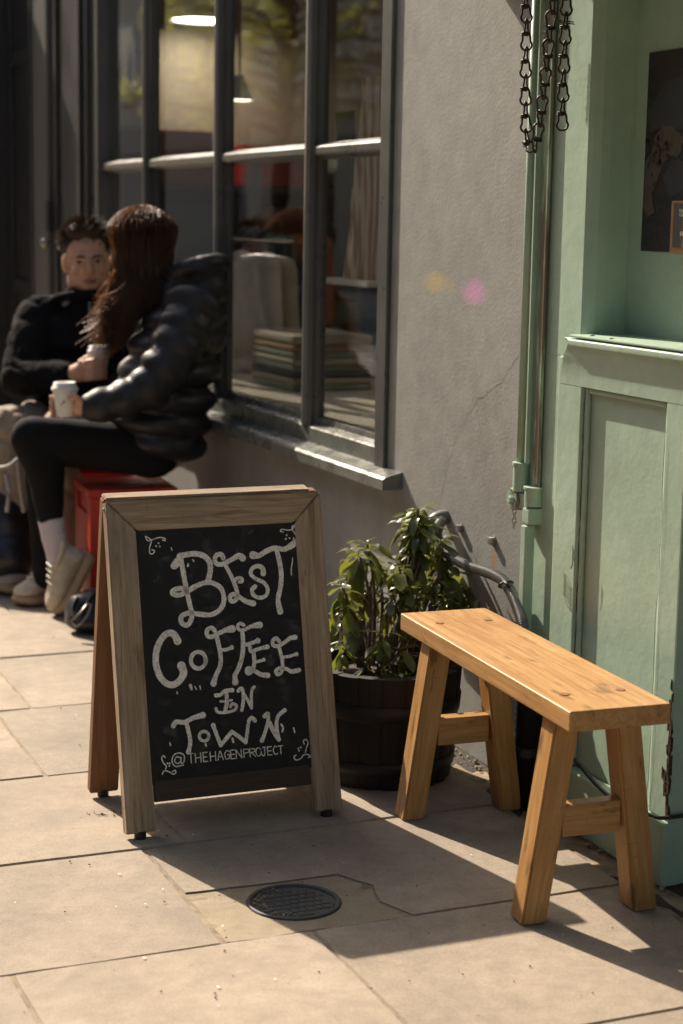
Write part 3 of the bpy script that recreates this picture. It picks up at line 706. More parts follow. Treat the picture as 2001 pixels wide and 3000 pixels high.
# rotten corner: broken splinters of bare wood
bm = bmesh.new()
for k in range(46):
    z = rnd.triangular(.13, .42, .20); y = -.9275 + abs(rnd.gauss(0, .006)); h = rnd.uniform(.008, .034); w_ = rnd.uniform(.0015, .004)
    q0 = len(bm.verts); box(bm, -.0368, -.031, y - w_, y + w_, z - h / 2, z + h / 2); bm.verts.ensure_lookup_table()
    for v in bm.verts[q0:]: v.co += V(rnd.uniform(-.001, .001), rnd.uniform(-.002, .002), rnd.uniform(-.006, .006))
tag(obj('rotten_splinters', bm, wood('rotten_wood', ((.015, .009, .005), (.04, .02, .01), (.12, .06, .025)), .9, 2, .8), riser), kind='stuff')
# recessed doorway to the right of the counter
B('door_return', GREEN, gs, -.034, .9, -.9285, -.9281, 0, 1.0)
rdoor = B('door', GREEN, gs, .80, .85, -2.4, -1.0, 0, 2.6)
B('door_panel', GREEN, rdoor, .785, .799, -2.2, -1.2, .3, 1.2, .006)
B('end_pilaster', GREEN, gs, -.02, .3, -2.7, -2.402, 0, 3.0, .01)
B('far_front', GREEN, gs, -.02, .3, -9, -2.702, 0, 3.0)
B('step', KERB, pave, .0, .8, -2.4, -.93, -.05, -.002)

# ---------- poster and framed notice in the alcove
def poster_mat():
    m, t, p = new_mat('floral_print'); v = mapped(t)
    n1 = t.nodes.new('ShaderNodeTexWave'); n1.wave_type = 'RINGS'; n1.inputs['Scale'].default_value = 7; n1.inputs['Distortion'].default_value = 9; n1.inputs['Detail'].default_value = 3; n1.inputs['Detail Scale'].default_value = 2.2
    t.links.new(v, n1.inputs[0]); b = tex(t, 'noise', v, 9, 3, .5)
    c = ramp(t, n1.outputs[1], [(0.45, (.014, .015, .022)), (0.62, (.032, .036, .048)), (0.75, (.018, .018, .024))])
    c = mixc(t, ramp(t, b, [(0.52, 0), (0.60, .65)]), c, (.035, .022, .014))
    t.links.new(c, p.inputs['Base Color']); p.inputs['Roughness'].default_value = .6; return m
XP = .0845
pa, pb = X(1905, 155, XP), X(1880, 735, XP)
pe = empty('poster', (XP, pa.y - .2, pb.z), 'dark navy floral poster pasted on the green alcove wall', 'poster')
B('print', poster_mat(), pe, XP - .002, XP - .0002, pa.y - .42, pa.y, pb.z, pa.z)
PETAL = plain('petal_print', (.075, .064, .056), .7, .25, 30, 0); PETB = plain('blue_petal_print', (.034, .038, .050), .7, .25, 30, 0); SPOTM = plain('spot_print', (.035, .025, .022), .7, .2, 30, 0)
def petal(c, a, b, rot, mat, x, name='flower'):
    bm = bmesh.new(); vs = []
    for k in range(36):
        t_ = 2 * math.pi * k / 36; r = 1 + .10 * math.sin(5 * t_ + rot) + .05 * math.sin(9 * t_); y, z = a * r * math.cos(t_), b * r * math.sin(t_)
        vs.append(bm.verts.new((x, min(pa.y - .003, c.y - (y * math.cos(rot) - z * math.sin(rot))), c.z + y * math.sin(rot) + z * math.cos(rot))))
    bm.faces.new(vs); o = obj(name, bm, mat, pe); return o
for (u, v, a, b, r, mt, dx) in ((1935, 450, .055, .03, .9, PETAL, 0), (1975, 420, .035, .028, 0, PETAL, .0002), (1950, 400, .035, .022, .3, PETAL, .0004), (1915, 500, .045, .03, 1.2, PETAL, .0006), (1900, 590, .035, .02, 2.2, PETAL, .0008), (1990, 520, .05, .035, .2, PETB, .001), (1960, 300, .09, .035, .5, PETB, .0012), (1975, 330, .07, .03, -.2, PETB, .0014)):
    petal(X(u, v, XP), a, b, r, mt, XP - .0025 - dx)
bm = bmesh.new()
for k in range(60):
    q = X(rnd.gauss(1938, 22), rnd.gauss(450, 40), XP); s = rnd.uniform(.0015, .004); q.y = min(q.y, pa.y - .008)
    vs = [bm.verts.new((XP - .0045, q.y + s * math.cos(t_), q.z + 1.5 * s * math.sin(t_))) for t_ in (0, 1, 2, 3.1, 4, 5.2)]; bm.faces.new(vs)
tag(obj('petal_spots', bm, SPOTM, pe), kind='stuff')
XS = .055
sa, sb = X(1967, 588, XS), X(1960, 742, XS)
se = empty('framed_notice', (XS, sa.y - .06, sb.z), 'small grey notice in a tan wooden frame against the dark poster', 'sign')
TANW = wood('tan_frame_wood', ((.30, .15, .06), (.38, .20, .085), (.44, .25, .11)), .6)
B('frame', TANW, se, XS, XP - .006, sa.y - .16, sa.y, sb.z, sa.z, .003)
B('notice', plain('grey_card', (.075, .075, .07), .6, .1, 20, 0), se, XS - .0015, XS - .0003, sa.y - .15, sa.y - .012, sb.z + .012, sa.z - .006)
def text(s, size, loc, mat, parent, name='lettering'):
    cu = bpy.data.curves.new(name, 'FONT'); cu.body = s; cu.size = size; cu.extrude = .0003; cu.space_line = .9
    o = bpy.data.objects.new('t', cu); COL.objects.link(o); dg = bpy.context.evaluated_depsgraph_get(); dg.update()
    me = bpy.data.meshes.new_from_object(o.evaluated_get(dg)); bpy.data.objects.remove(o); me.materials.append(mat)
    o = bpy.data.objects.new(name, me); COL.objects.link(o)
    o.matrix_world = Matrix(((0, 0, -1, loc.x), (-1, 0, 0, loc.y), (0, 1, 0, loc.z), (0, 0, 0, 1))); par(o, parent); return o
q = X(1992, 622, XS); text('Hon', .011, V(XS - .002, q.y, q.z), WHITEP, se); q = X(1993, 634, XS); text('Co', .011, V(XS - .002, q.y, q.z), WHITEP, se); q = X(1994, 692, XS); text('Ho', .014, V(XS - .002, q.y, q.z), WHITEP, se)

# ================================================================== AWNING ARM
arm = empty('awning_arm', (-.06, -.33, .33), 'pale green folded iron awning arm with a hinged joint on the pilaster', 'awning arm')
xa = -.0235; xb = -.018
pt = X(1579, 0, xa); pbm = X(1523, 1362, xa); py = (pt.y + pbm.y) / 2
bm = bmesh.new(); tube(bm, [V(xa, py, pbm.z), V(xa, py, 1.984)], .0120, 20); obj('round_tube', bm, GREENP, arm, True)
z1, z0 = X(1538, 1357, xa).z, X(1532, 1440, xa).z
bm = bmesh.new(); lathe(bm, [(.0185, z0), (.0185, z1 - .006), (.0212, z1 - .006), (.0212, z1), (.014, z1 + .001)], V(xa, py, 0), 24); o = obj('sleeve', bm, GREENP, arm, False)
bt = X(1632, 0, xb); bb = X(1560, 1380, xb); by = (bt.y + bb.y) / 2; zb = X(1560, 1440, xa).z
bm = bmesh.new(); box(bm, xb - .0035, xb + .0035, by - .0145, by + .0145, zb, 1.984, .003); obj('square_bar', bm, GREENW, arm)
zj1, zj0 = X(1560, 1425, xa).z, X(1555, 1480, xa).z
bm = bmesh.new(); lathe(bm, [(.020, zj0), (.020, zj1 - .005), (.023, zj1 - .005), (.023, zj1)], V(xa, by, 0), 20); obj('socket', bm, GREENP, arm)
zk = X(1520, 1462, xa).z
bm = bmesh.new(); box(bm, xa - .009, xa + .009, by, py + .012, zk - .018, zk + .018, .006); obj('hinge_link', bm, GREENP, arm)
bm = bmesh.new(); lathe(bm, [(.024, -.016), (.026, -.012), (.026, .012), (.024, .016)], V(xa, py + .012, zk), 20, V(1, 0, 0), ref=V(0, 0, 1)); obj('knuckle', bm, GREENW, arm)
bm = bmesh.new(); lathe(bm, [(.011, 0), (.011, .006), (.008, .010)], V(xa - .016, py + .010, zk), 6, V(-1, 0, 0), ref=V(0, 0, 1)); obj('bolt', bm, GREENP, arm)
bm = bmesh.new(); box(bm, xa - .018, xa + .03, by - .017, by + .017, zj0 - .042, zj0 - .004, .005); obj('bracket_block', bm, GREENP, arm)
zl = X(1565, 1585, xa).z
bm = bmesh.new()
prof = [(by - .020 + .0, zj0 - .043)]
ring = [(by + .012, zj0 - .03), (by + .006, zl + .02), (by - .010, zl - .002), (by - .030, zl), (by - .044, zl + .016), (by - .046, zl + .05), (by - .030, zj0 - .038), (by - .016, zj0 - .03)]
A_ = [bm.verts.new((xa + .022, y, z)) for y, z in ring]; B_ = [bm.verts.new((xa + .034, y, z)) for y, z in ring]; n = len(ring)
for i in range(n): bm.faces.new((A_[i], A_[(i + 1) % n], B_[(i + 1) % n], B_[i]))
bm.faces.new(A_[::-1]); bm.faces.new(B_); bmesh.ops.recalc_face_normals(bm, faces=bm.faces); obj('bracket_lug', bm, GREENW, arm)
bm = bmesh.new(); ell(bm, V(xa + .020, by - .028, zl + .022), .006, .010, .010, None, 2); obj('screw', bm, GREENP, arm, True)
ys = X(1543, 1600, -.035).y; zs0 = X(1540, 1850, -.035).z
bm = bmesh.new(); box(bm, -.046, -.0215, ys - .012, ys + .010, .02, zj0 - .044, .003); obj('lower_strip', bm, GREENP, arm)
B('wall_strip', GREEN, arm, -.030, -.0205, by + .03, by + .036, zj1 + .05, 1.984)

# ================================================================== CHAINS
def link_mesh(L, W, r, twist):
    bm = bmesh.new(); pts = []
    for k in range(20):
        a = 2 * math.pi * k / 20; w_ = W / 2 * (1.12 if math.sin(a) < 0 else .78)
        pts.append(V(w_ * math.copysign(abs(math.cos(a)) ** .75, math.cos(a)), 0, L / 2 * math.copysign(abs(math.sin(a)) ** .8, math.sin(a))))
    tube(bm, pts, r, 8, False, V(0, 1, 0), 1.0, True)
    if twist:                                   # the wire wrapped at the top of the link
        for dz in (.0018, -.0022):
            tube(bm, [V(-W * .5, -.003, L * .40 + dz), V(-W * .1, -.0055, L * .42 + dz), V(W * .22, -.003, L * .44 + dz), V(W * .1, .0055, L * .42 + dz), V(-W * .5, .003, L * .40 + dz)], r * .9, 6, True, UP)
    me = bpy.data.meshes.new('link'); bm.normal_update(); bm.to_mesh(me); bm.free(); me.materials.append(IRON)
    for pl in me.polygons: pl.use_smooth = True
    return me
LK1, LK2 = link_mesh(.037, .022, .0023, True), link_mesh(.034, .015, .0021, False)
def chain(label, pts, name='chain'):
    P = spline(pts, 10); seg = [0]
    for a, b in zip(P, P[1:]): seg.append(seg[-1] + (b - a).length)
    e = empty(name, pts[0], label, 'chain'); pos = 0; k = 0
    def at(d):
        for i in range(len(P) - 1):
            if seg[i + 1] >= d: return P[i] + (P[i + 1] - P[i]) * ((d - seg[i]) / max(1e-6, seg[i + 1] - seg[i]))
        return P[-1]
    while pos + .028 < seg[-1]:
        a, b = at(pos), at(pos + .0290); o = bpy.data.objects.new('link', LK1 if k % 2 == 0 else LK2); COL.objects.link(o)
        t = (a - b).normalized(); face = _f.cross(t).normalized() if k % 2 == 0 else (_f.cross(t).normalized() * .55 + _f * .8).normalized()
        M = frameM((a + b) / 2, face, t); o.matrix_world = M; par(o, e); pos += .0285; k += 1
    return e
xc = -.105
top = [X(1541, 0, xc), X(1543, 90, xc), X(1540, 200, xc), X(1540, 300, xc), X(1543, 400, xc), X(1556, 440, xc), X(1572, 410, xc), X(1588, 300, xc), X(1602, 180, xc), X(1614, 60, xc), X(1620, 0, xc)]
top = [top[0] + V(0, .002, .10)] + top + [top[-1] + V(0, -.004, .10)]
chain('rusty twisted link chain hanging in a long loop before the awning tube', top)
c3 = [X(1665, -90, xc), X(1660, 0, xc), X(1655, 130, xc), X(1650, 260, xc), X(1647, 398, xc)]
chain('rusty twisted link chain hanging straight with a loose end beside the loop', c3)
# split pin through a link
q = X(1658, 62, xc); bm = bmesh.new(); tube(bm, [q - _r * .017 + V(0, 0, .002), q + _r * .016 - V(0, 0, .002)], .0011, 6); tube(bm, [q - _r * .016 - V(0, 0, .0015), q + _r * .018 - V(0, 0, .006)], .0011, 6)
tag(obj('split_pin', bm, IRON), 'rusty split pin pushed through a link of the straight chain', 'pin')
LKS = bpy.data.meshes.new('small_link'); bm = bmesh.new(); tube(bm, [V(.0042 * math.cos(a), 0, .0085 * math.sin(a)) for a in [2 * math.pi * k / 12 for k in range(12)]], .0011, 6, False, V(0, 1, 0), 1, True); bm.to_mesh(LKS); bm.free(); LKS.materials.append(STEEL)
def small_chain(label, a, b, n):
    e = empty('small_chain', a, label, 'chain')
    for k in range(n):
        o = bpy.data.objects.new('link', LKS); COL.objects.link(o); p = a + (b - a) * ((k + .5) / n)
        o.matrix_world = frameM(p, _r if k % 2 else (_r * .4 + _f * .9), UP); par(o, e)
small_chain('tiny steel chain hanging below the awning arm hinge', X(1508, 1478, -.075), X(1506, 1545, -.075), 5)
small_chain('thin wire chain hanging behind the rusty loop', X(1596, 45, -.045), X(1588, 215, -.045), 11)

# ================================================================== CONDUIT, BOLTS, CABLE
con = empty('conduit', (-.03, .2, .56), 'grey corrugated conduit curving from the wall down behind the bench', 'conduit')
P = [X(1296, 1520, -.012), X(1284, 1545, -.05), X(1283, 1580, -.055), X(1310, 1622, -.05), X(1370, 1658, -.045), X(1430, 1678, -.04), X(1472, 1700, -.04), X(1497, 1735, -.045), X(1520, 1790, -.052), X(1533, 1840, -.06), X(1534, 1930, -.062), X(1526, 2080, -.062), X(1516, 2330, -.062)]
P[0].x = -.01
S_ = spline(P, 44); dense = []; acc = 0
for a, b in zip(S_, S_[1:]):
    dense.append(a)
bm = bmesh.new(); rr = [.0112 + (.0021 if (k // 2) % 2 else -.0012) for k in range(len(dense))]; tube(bm, dense, rr, 14, True, V(1, 0, 0)); obj('corrugated_tube', bm, CONDM, con, True)
bm = bmesh.new(); e0 = P[0]; tube(bm, spline([V(.0, e0.y, e0.z + .004), V(-.022, e0.y, e0.z + .002), V(-.040, e0.y - .0, e0.z - .010), V(-.048, e0.y, e0.z - .030)], 6), .0185, 14, True, V(0, 1, 0)); obj('elbow', bm, CONDM, con, True)
st = X(1482, 1712, -.045); bm = bmesh.new(); pts = ringpts(st, V(0, -.6, -.8), V(1, 0, 0), .0165, .0165, 16); tube(bm, pts, .0028, 6, False, V(0, 0, 1), 1, True); tube(bm, [st + V(-.012, -.012, .010), st + V(-.008, -.034, .002)], .004, 8); obj('strap', bm, BLACKP, con, True)
for (u, v), lb in (((1352, 1547), 'square steel bolt sticking out of the wall beside the conduit elbow'), ((1447, 1584), 'square steel bolt sticking out of the wall above a rust streak')):
    q = X(u, v, 0); e = empty('wall_bolt', q, lb, 'bolt')
    bm = bmesh.new(); box(bm, -.013, .004, q.y - .0085, q.y + .0085, q.z - .0085, q.z + .0085, .0015); obj('head', bm, STEEL, e)
    bm = bmesh.new(); lathe(bm, [(.013, 0), (.013, .003)], V(-.0005, q.y, q.z), 16, V(-1, 0, 0), ref=UP); obj('washer', bm, STEEL, e)
cab = [V(-.055, -.30, .05), V(-.06, -.42, .10), V(-.062, -.56, .175), V(-.062, -.70, .145), V(-.060, -.80, .128), V(-.056, -.90, .142), V(-.040, -.935, .146), V(.10, -.94, .15)]
bm = bmesh.new(); tube(bm, spline(cab, 8), .0042, 8); tag(obj('cable', bm, BLACKP, None, True), 'black cable clipped along the top of the green plinth', 'cable')
# black downpipe in the corner behind the bench
dp = empty('downpipe', (-.05, -.36, 0), 'black downpipe shoe standing behind the bench against the green pilaster', 'pipe')
bm = bmesh.new(); lathe(bm, [(.030, .0), (.030, .30), (.034, .30), (.034, .335), (.026, .335), (.026, .30)], V(-.056, -.395, 0), 20, capt=False); obj('pipe_body', bm, BLACKP, dp, True)
bm = bmesh.new(); lathe(bm, [(.033, .12), (.035, .122), (.035, .14), (.033, .142)], V(-.056, -.395, 0), 20); obj('collar', bm, BLACKP, dp)

# ================================================================== BENCH
bn = empty('bench', (-.23, -.68, 0), 'honey coloured wooden bench with splayed square legs on the pavement', 'bench')
pA, pB = V(-.212, -.262, .413), V(-.262, -1.102, .413); ax = (pB - pA).normalized(); side = V(ax.y, -ax.x, 0)     # side points to the street
if side.x > 0: side = -side
L = (pB - pA).length; bm = bmesh.new(); box(bm, 0, L, -.1035, .1035, -.0165, .0225, .004, 3)
for v in bm.verts: v.co.z += .0012 * mnoise.noise(v.co * 9)
seat = obj('seat', bm, BENCHW, bn, False, frameM(pA, ax, UP))
PEGW = wood('peg_wood', ((.20, .09, .03), (.26, .12, .04), (.30, .15, .05)), .5)
for dl in (.118, L - .112):
    c = pA + ax * dl
    for s in (-1, 1):
        foot = c + side * (s * .118); foot.z = 0; head = c + side * (s * .062); head.z = .3965
        d = (head - foot)
        # square leg, cut level top and bottom
        bm = bmesh.new(); vs = []
        for z, q in ((0, foot), (.3965, head)):
            vs.append([bm.verts.new(q + ax * a + side * b) for a, b in ((-.028, -.026), (.028, -.026), (.028, .026), (-.028, .026))])
        bm.faces.new(vs[0][::-1]); bm.faces.new(vs[1])
        for i in range(4): bm.faces.new((vs[0][i], vs[0][(i + 1) % 4], vs[1][(i + 1) % 4], vs[1][i]))
        bmesh.ops.recalc_face_normals(bm, faces=bm.faces); bmesh.ops.bevel(bm, geom=bm.edges[:], offset=.004, segments=2, affect='EDGES')
        M = frameM(foot, d, side); bmesh.ops.transform(bm, matrix=M.inverted(), verts=bm.verts); obj('leg', bm, BENCHW, bn, False, M)
        pg = c + side * (s * .058) + V(0, 0, .0228); bm = bmesh.new(); lathe(bm, [(.0095, -.002), (.0095, .0006)], V(0, 0, 0), 18); obj('peg', bm, PEGW, seat, False, Matrix.Translation(pg))
    zz = .193; a = c + side * (-.061); b = c + side * .061; a.z = b.z = zz
    beam('stretcher', BENCHW, bn, a, b, .034, .062, UP, .003)

# ================================================================== BARREL AND PLANT
bc = V(-.255, -.050, 0); RB, RT, HB = .158, .182, .272
brl = empty('barrel_planter', bc, 'dark half barrel planter with iron hoops standing against the grey wall', 'planter')
def rad(z): return RB + (RT - RB) * (z / HB) ** .8
NS = 20
bm0 = bmesh.new(); w_ = 2 * math.pi / NS * .982; R_ = []
for k in range(6):
    z = .004 + (HB - .004) * k / 5; ro, ri = rad(z), rad(z) - .024; row = []
    for r, a in ((ro - .003, -w_ / 2), (ro, -w_ / 4), (ro + .0005, 0), (ro, w_ / 4), (ro - .003, w_ / 2), (ri, w_ / 2), (ri, -w_ / 2)): row.append(bm0.verts.new((r * math.cos(a), r * math.sin(a), z)))
    R_.append(row)
for a, b in zip(R_, R_[1:]):
    for i in range(7): bm0.faces.new((a[i], a[(i + 1) % 7], b[(i + 1) % 7], b[i]))
bm0.faces.new(R_[0][::-1]); bm0.faces.new(R_[-1]); bmesh.ops.recalc_face_normals(bm0, faces=bm0.faces)
RX = Matrix.Rotation(math.radians(-90), 4, 'Y')          # grain runs up the stave
bmesh.ops.transform(bm0, matrix=RX.inverted(), verts=bm0.verts)
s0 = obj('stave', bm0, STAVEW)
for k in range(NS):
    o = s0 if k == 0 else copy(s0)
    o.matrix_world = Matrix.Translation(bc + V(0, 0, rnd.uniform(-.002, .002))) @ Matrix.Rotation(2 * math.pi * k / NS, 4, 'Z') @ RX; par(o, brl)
for z0, z1 in ((.035, .065), (.165, .203)):
    bm = bmesh.new(); lathe(bm, [(rad(z0) + .0006, z0), (rad(z0) + .0036, z0 + .001), (rad(z1) + .0036, z1 - .001), (rad(z1) + .0006, z1)], bc, 60, capb=False, capt=False); obj('hoop', bm, HOOPM, brl, True)
bm = bmesh.new(); pr = [(RT - .03, .215), (.15, .235), (.08, .245), (.01, .25)]; lathe(bm, pr, bc, 30)
for v in bm.verts: v.co.z += .010 * mnoise.noise(v.co * 22)
obj('soil', bm, SOIL, brl, True)

pl = empty('potted_shrub', bc + V(0, 0, .22), 'glossy green shrub with drooping leaf whorls growing in the barrel', 'shrub')
def leaf_mesh(L, W, droop, fold, seed):
    r = random.Random(seed); bm = bmesh.new(); n = 7; C_, A_, B2 = [], [], []
    for i in range(n + 1):
        s = i / n; w = W * (math.sin(math.pi * min(1, s ** 1.5 * .97 + .02)) ** .85) * .5 + .0006; x = L * s; z = -droop * L * s * s + .003 * math.sin(s * 7 + seed)
        C_.append(bm.verts.new((x, 0, z))); A_.append(bm.verts.new((x, w, z + w * fold + .002 * math.sin(5 * s + seed)))); B2.append(bm.verts.new((x, -w, z + w * fold)))
    for i in range(n): bm.faces.new((C_[i], C_[i + 1], A_[i + 1], A_[i])); bm.faces.new((B2[i], B2[i + 1], C_[i + 1], C_[i]))
    me = bpy.data.meshes.new('leaf'); bm.normal_update(); bm.to_mesh(me); bm.free(); me.materials.append(LEAF)
    for p_ in me.polygons: p_.use_smooth = True
    return me
LM = [leaf_mesh(.052 + .0025 * k, .0225 + .0025 * (k % 4), .20 + .12 * (k % 5), .25 + .1 * (k % 3), k) for k in range(10)]
# whorls: photo position of the growing tip and how near the street it stands (y offset from the barrel centre)
wh = [(1075, 1590, .0), (1050, 1620, -.05), (1100, 1640, .04), (1215, 1500, .02), (1225, 1545, -.03), (1195, 1580, .05), (1170, 1660, -.04), (1240, 1610, -.02), (1280, 1690, .02), (1300, 1745, -.03), (1370, 1755, .05), (1400, 1725, .0), (1432, 1745, .03), (1385, 1700, .05), (1420, 1715, .07), (1365, 1715, .09), (1310, 1660, .05), (1340, 1720, .06), (1290, 1580, .05), (1350, 1745, .07), (1405, 1745, .06), (1325, 1715, .1), (1440, 1755, .08), (1225, 1490, .0), (1250, 1525, .04), (1200, 1530, .02),
      (1000, 1710, -.08), (1020, 1775, -.12), (1000, 1880, -.13), (1085, 1720, .03), (1150, 1740, -.06), (1200, 1720, -.08), (1210, 1770, -.1), (1120, 1860, -.14), (1065, 1930, -.15), (1180, 1900, -.13), (1255, 1800, .0), (1330, 1780, .06), (1040, 1680, .05), (1290, 1640, .06), (1250, 1920, -.1), (1150, 1820, .05), (1240, 1700, .04), (1345, 1770, .0), (1190, 1640, .03), (990, 1800, -.05), (1240, 1850, -.02), (1000, 1950, -.1), (1210, 1960, -.1), (1110, 1960, -.13)]
rnd.shuffle(wh)
nleaf = 0; extra = bmesh.new(); stems = []
for wi, (u, v, dy) in enumerate(wh):
    y = bc.y + dy + (.13 if u < 1110 else .06); d = ray(u, v); tip = CAM + d * ((y - CAM.y) / d.y)
    base = V(bc.x + (tip.x - bc.x) * .45 + rnd.uniform(-.02, .02), bc.y + (tip.y - bc.y) * .5, .235)
    mid = base + (tip - base) * .55 + V(rnd.uniform(-.02, .02), rnd.uniform(-.02, .02), .02)
    stems.append(spline([base, mid, tip], 6))
    nl = rnd.randint(14, 18) if v < 1850 else rnd.randint(8, 11)
    for k in range(nl):
        a = k * 2.4 + rnd.uniform(-.3, .3); lay = k / nl; el = rnd.uniform(.2, .7) - lay * 1.65            # upper leaves stand, lower ones hang
        dirv = V(math.cos(a) * math.cos(el), math.sin(a) * math.cos(el), math.sin(el)); pos = tip - V(0, 0, .036 * lay)
        M = frameM(pos, dirv, UP + V(rnd.uniform(-.3, .3), rnd.uniform(-.3, .3), 0)) @ Matrix.Scale(rnd.uniform(.45, 1.2) * (.8 if lay < .3 else 1), 4)
        if nleaf < 298:
            o = bpy.data.objects.new('leaf', LM[rnd.randrange(10)]); COL.objects.link(o); o.matrix_world = M; par(o, pl); nleaf += 1
        else:
            q0 = len(extra.verts); extra.from_mesh(LM[rnd.randrange(10)]); extra.verts.ensure_lookup_table()
            for vv in extra.verts[q0:]: vv.co = M @ vv.co
tag(obj('small_leaves', extra, LEAF, pl, True), kind='stuff')
for sp in stems:
    bm = bmesh.new(); tube(bm, sp, [.0055 - .003 * i / len(sp) for i in range(len(sp))], 7); obj('stem', bm, BARK, pl, True)
for k in range(2):                                                        # cut woody stumps
    q = bc + V(rnd.uniform(-.09, .05), rnd.uniform(-.1, .0), .235); bm = bmesh.new(); tube(bm, [q, q + V(rnd.uniform(-.02, .02), 0, .09), q + V(rnd.uniform(-.03, .03), .01, .12 + .03 * k)], [.006, .005, .004], 8); obj('stem', bm, BARK, pl, True)

# ================================================================== A-BOARD
ab = empty('pavement_sign', (-.71, -.15, 0), 'wooden A-frame chalkboard sign with white chalk lettering on the pavement', 'sign')
NL, NR = .966, .474                         # distance of its two sides from the wall
fb, ft = V(-NL, -.318, .016), V(-NL, -.158, .703)       # front leaf: bottom and top of its left side
UPL = (ft - fb).normalized(); ACR = V(1, 0, 0); NRM = ACR.cross(UPL)          # towards the camera
if NRM.y > 0: NRM = -NRM
def LF(a, b, c=0.0): return fb + ACR * a + UPL * b + NRM * c
def leafcoord(u, v, c=0.0):
    d = ray(u, v); o = fb + NRM * c; t = (o - CAM).dot(NRM) / d.dot(NRM); q = CAM + d * t - fb; return q.dot(ACR), q.dot(UPL)
WDT = NL - NR; LEN = (ft - fb).length; TH = .030; SW = .066
pTL, pTR, pBL, pBR = leafcoord(418, 1557), leafcoord(875, 1528), leafcoord(470, 2285), leafcoord(930, 2237)
IB = (pBL[1] + pBR[1]) / 2; IT = (pTL[1] + pTR[1]) / 2
ML = lambda o, xd, zd: None
def leafpoly(name, mat, outline, c0, c1, grain, parent, chamf=None, bev=.0025):
    """solid with outline (a, b) between depths c0 (back) and c1 (front); chamf = {index: depth} for sloping faces"""
    bm = bmesh.new(); lo = [bm.verts.new(LF(a, b, c0)) for a, b in outline]; hi = [bm.verts.new(LF(a, b, (chamf or {}).get(i, c1))) for i, (a, b) in enumerate(outline)]; n = len(outline)
    for i in range(n): bm.faces.new((lo[i], lo[(i + 1) % n], hi[(i + 1) % n], hi[i]))
    bm.faces.new(lo[::-1]); bm.faces.new(hi); bmesh.ops.recalc_face_normals(bm, faces=bm.faces)
    if bev: bmesh.ops.bevel(bm, geom=bm.edges[:], offset=bev, segments=2, affect='EDGES')
    M = frameM(LF(*outline[0]), grain, NRM); bmesh.ops.transform(bm, matrix=M.inverted(), verts=bm.verts)
    return obj(name, bm, mat, parent, False, M)
fl = leafpoly('front_board', BOARDM, [(SW - .008, IB - .008), (WDT - SW + .008, IB - .008), (WDT - SW + .008, IT + .008), (SW - .008, IT + .008)], -.016, -.008, ACR, ab, None, 0)
fl['label'] = 'black chalkboard face with chalk lettering'
IN_ = -.006
leafpoly('stile', FRAMEW, [(0, 0), (SW, 0), (SW, IT), (.0, LEN - .001)], -TH, 0, UPL, ab, {1: IN_, 2: IN_})
leafpoly('stile', FRAMEW, [(WDT - SW, 0), (WDT, 0), (WDT, LEN - .001), (WDT - SW, IT)], -TH, 0, UPL, ab, {0: IN_, 3: IN_})
leafpoly('top_rail', FRAMEW, [(.0012, LEN), (SW + .0010, IT + .0006), (WDT - SW - .001, IT + .0006), (WDT - .0012, LEN)], -TH, .0008, ACR, ab, {1: IN_ + .0006, 2: IN_ + .0006})
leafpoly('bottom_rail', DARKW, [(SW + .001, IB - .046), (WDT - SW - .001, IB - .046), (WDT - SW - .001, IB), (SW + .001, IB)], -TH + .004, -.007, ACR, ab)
# back leaf
rb, rt = V(-NL, .010, .016), V(-NL, -.112, .706)
UPB = (rt - rb).normalized(); NB = UPB.cross(ACR)
if NB.y < 0: NB = -NB
sv = (fb, UPL, NRM, LEN)
fb, UPL, NRM = rb, UPB, NB; LENB = (rt - rb).length
bk = leafpoly('back_board', BOARDM, [(SW - .008, IB - .008), (WDT - SW + .008, IB - .008), (WDT - SW + .008, IT + .008), (SW - .008, IT + .008)], -.016, -.008, ACR, ab, None, 0)
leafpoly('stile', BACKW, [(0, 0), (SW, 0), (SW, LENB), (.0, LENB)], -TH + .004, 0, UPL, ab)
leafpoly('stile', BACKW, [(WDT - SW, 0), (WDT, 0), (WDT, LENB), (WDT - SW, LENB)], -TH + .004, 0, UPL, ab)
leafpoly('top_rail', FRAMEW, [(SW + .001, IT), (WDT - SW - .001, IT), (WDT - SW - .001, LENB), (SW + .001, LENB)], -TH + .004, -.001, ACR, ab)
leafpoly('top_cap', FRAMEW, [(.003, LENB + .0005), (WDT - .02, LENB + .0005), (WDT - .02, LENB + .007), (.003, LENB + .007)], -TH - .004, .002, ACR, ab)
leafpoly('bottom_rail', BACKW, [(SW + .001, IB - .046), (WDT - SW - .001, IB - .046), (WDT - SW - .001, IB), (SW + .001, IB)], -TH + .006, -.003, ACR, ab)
for a in (SW * .5, WDT - SW * .5):
    q = LF(a, 0, -TH / 2); bm = bmesh.new(); lathe(bm, [(.013, 0), (.013, .018)], V(q.x, q.y, 0), 14); obj('foot', bm, BLACKP, ab)
fb, UPL, NRM, LEN = sv
for a in (SW * .5, WDT - SW * .5):
    q = LF(a, 0, -TH / 2); bm = bmesh.new(); lathe(bm, [(.013, 0), (.013, .018)], V(q.x, q.y, 0), 14); obj('foot', bm, BLACKP, ab)
for a in (.02, WDT - .07):
    p = LF(a, LEN + .001, -TH * .6); B('hinge', STEEL, ab, p.x, p.x + .05, p.y - .006, p.y + .03, p.z, p.z + .0025)
for b in (LEN - .018,):
    for c_, nm in ((-TH * .5, 'screw'),):
        q = LF(-.0005, b, c_); bm = bmesh.new(); lathe(bm, [(.0045, 0), (.004, .003), (.002, .004)], q, 12, V(-1, 0, 0), ref=UP); obj('screw', bm, STEEL, ab)
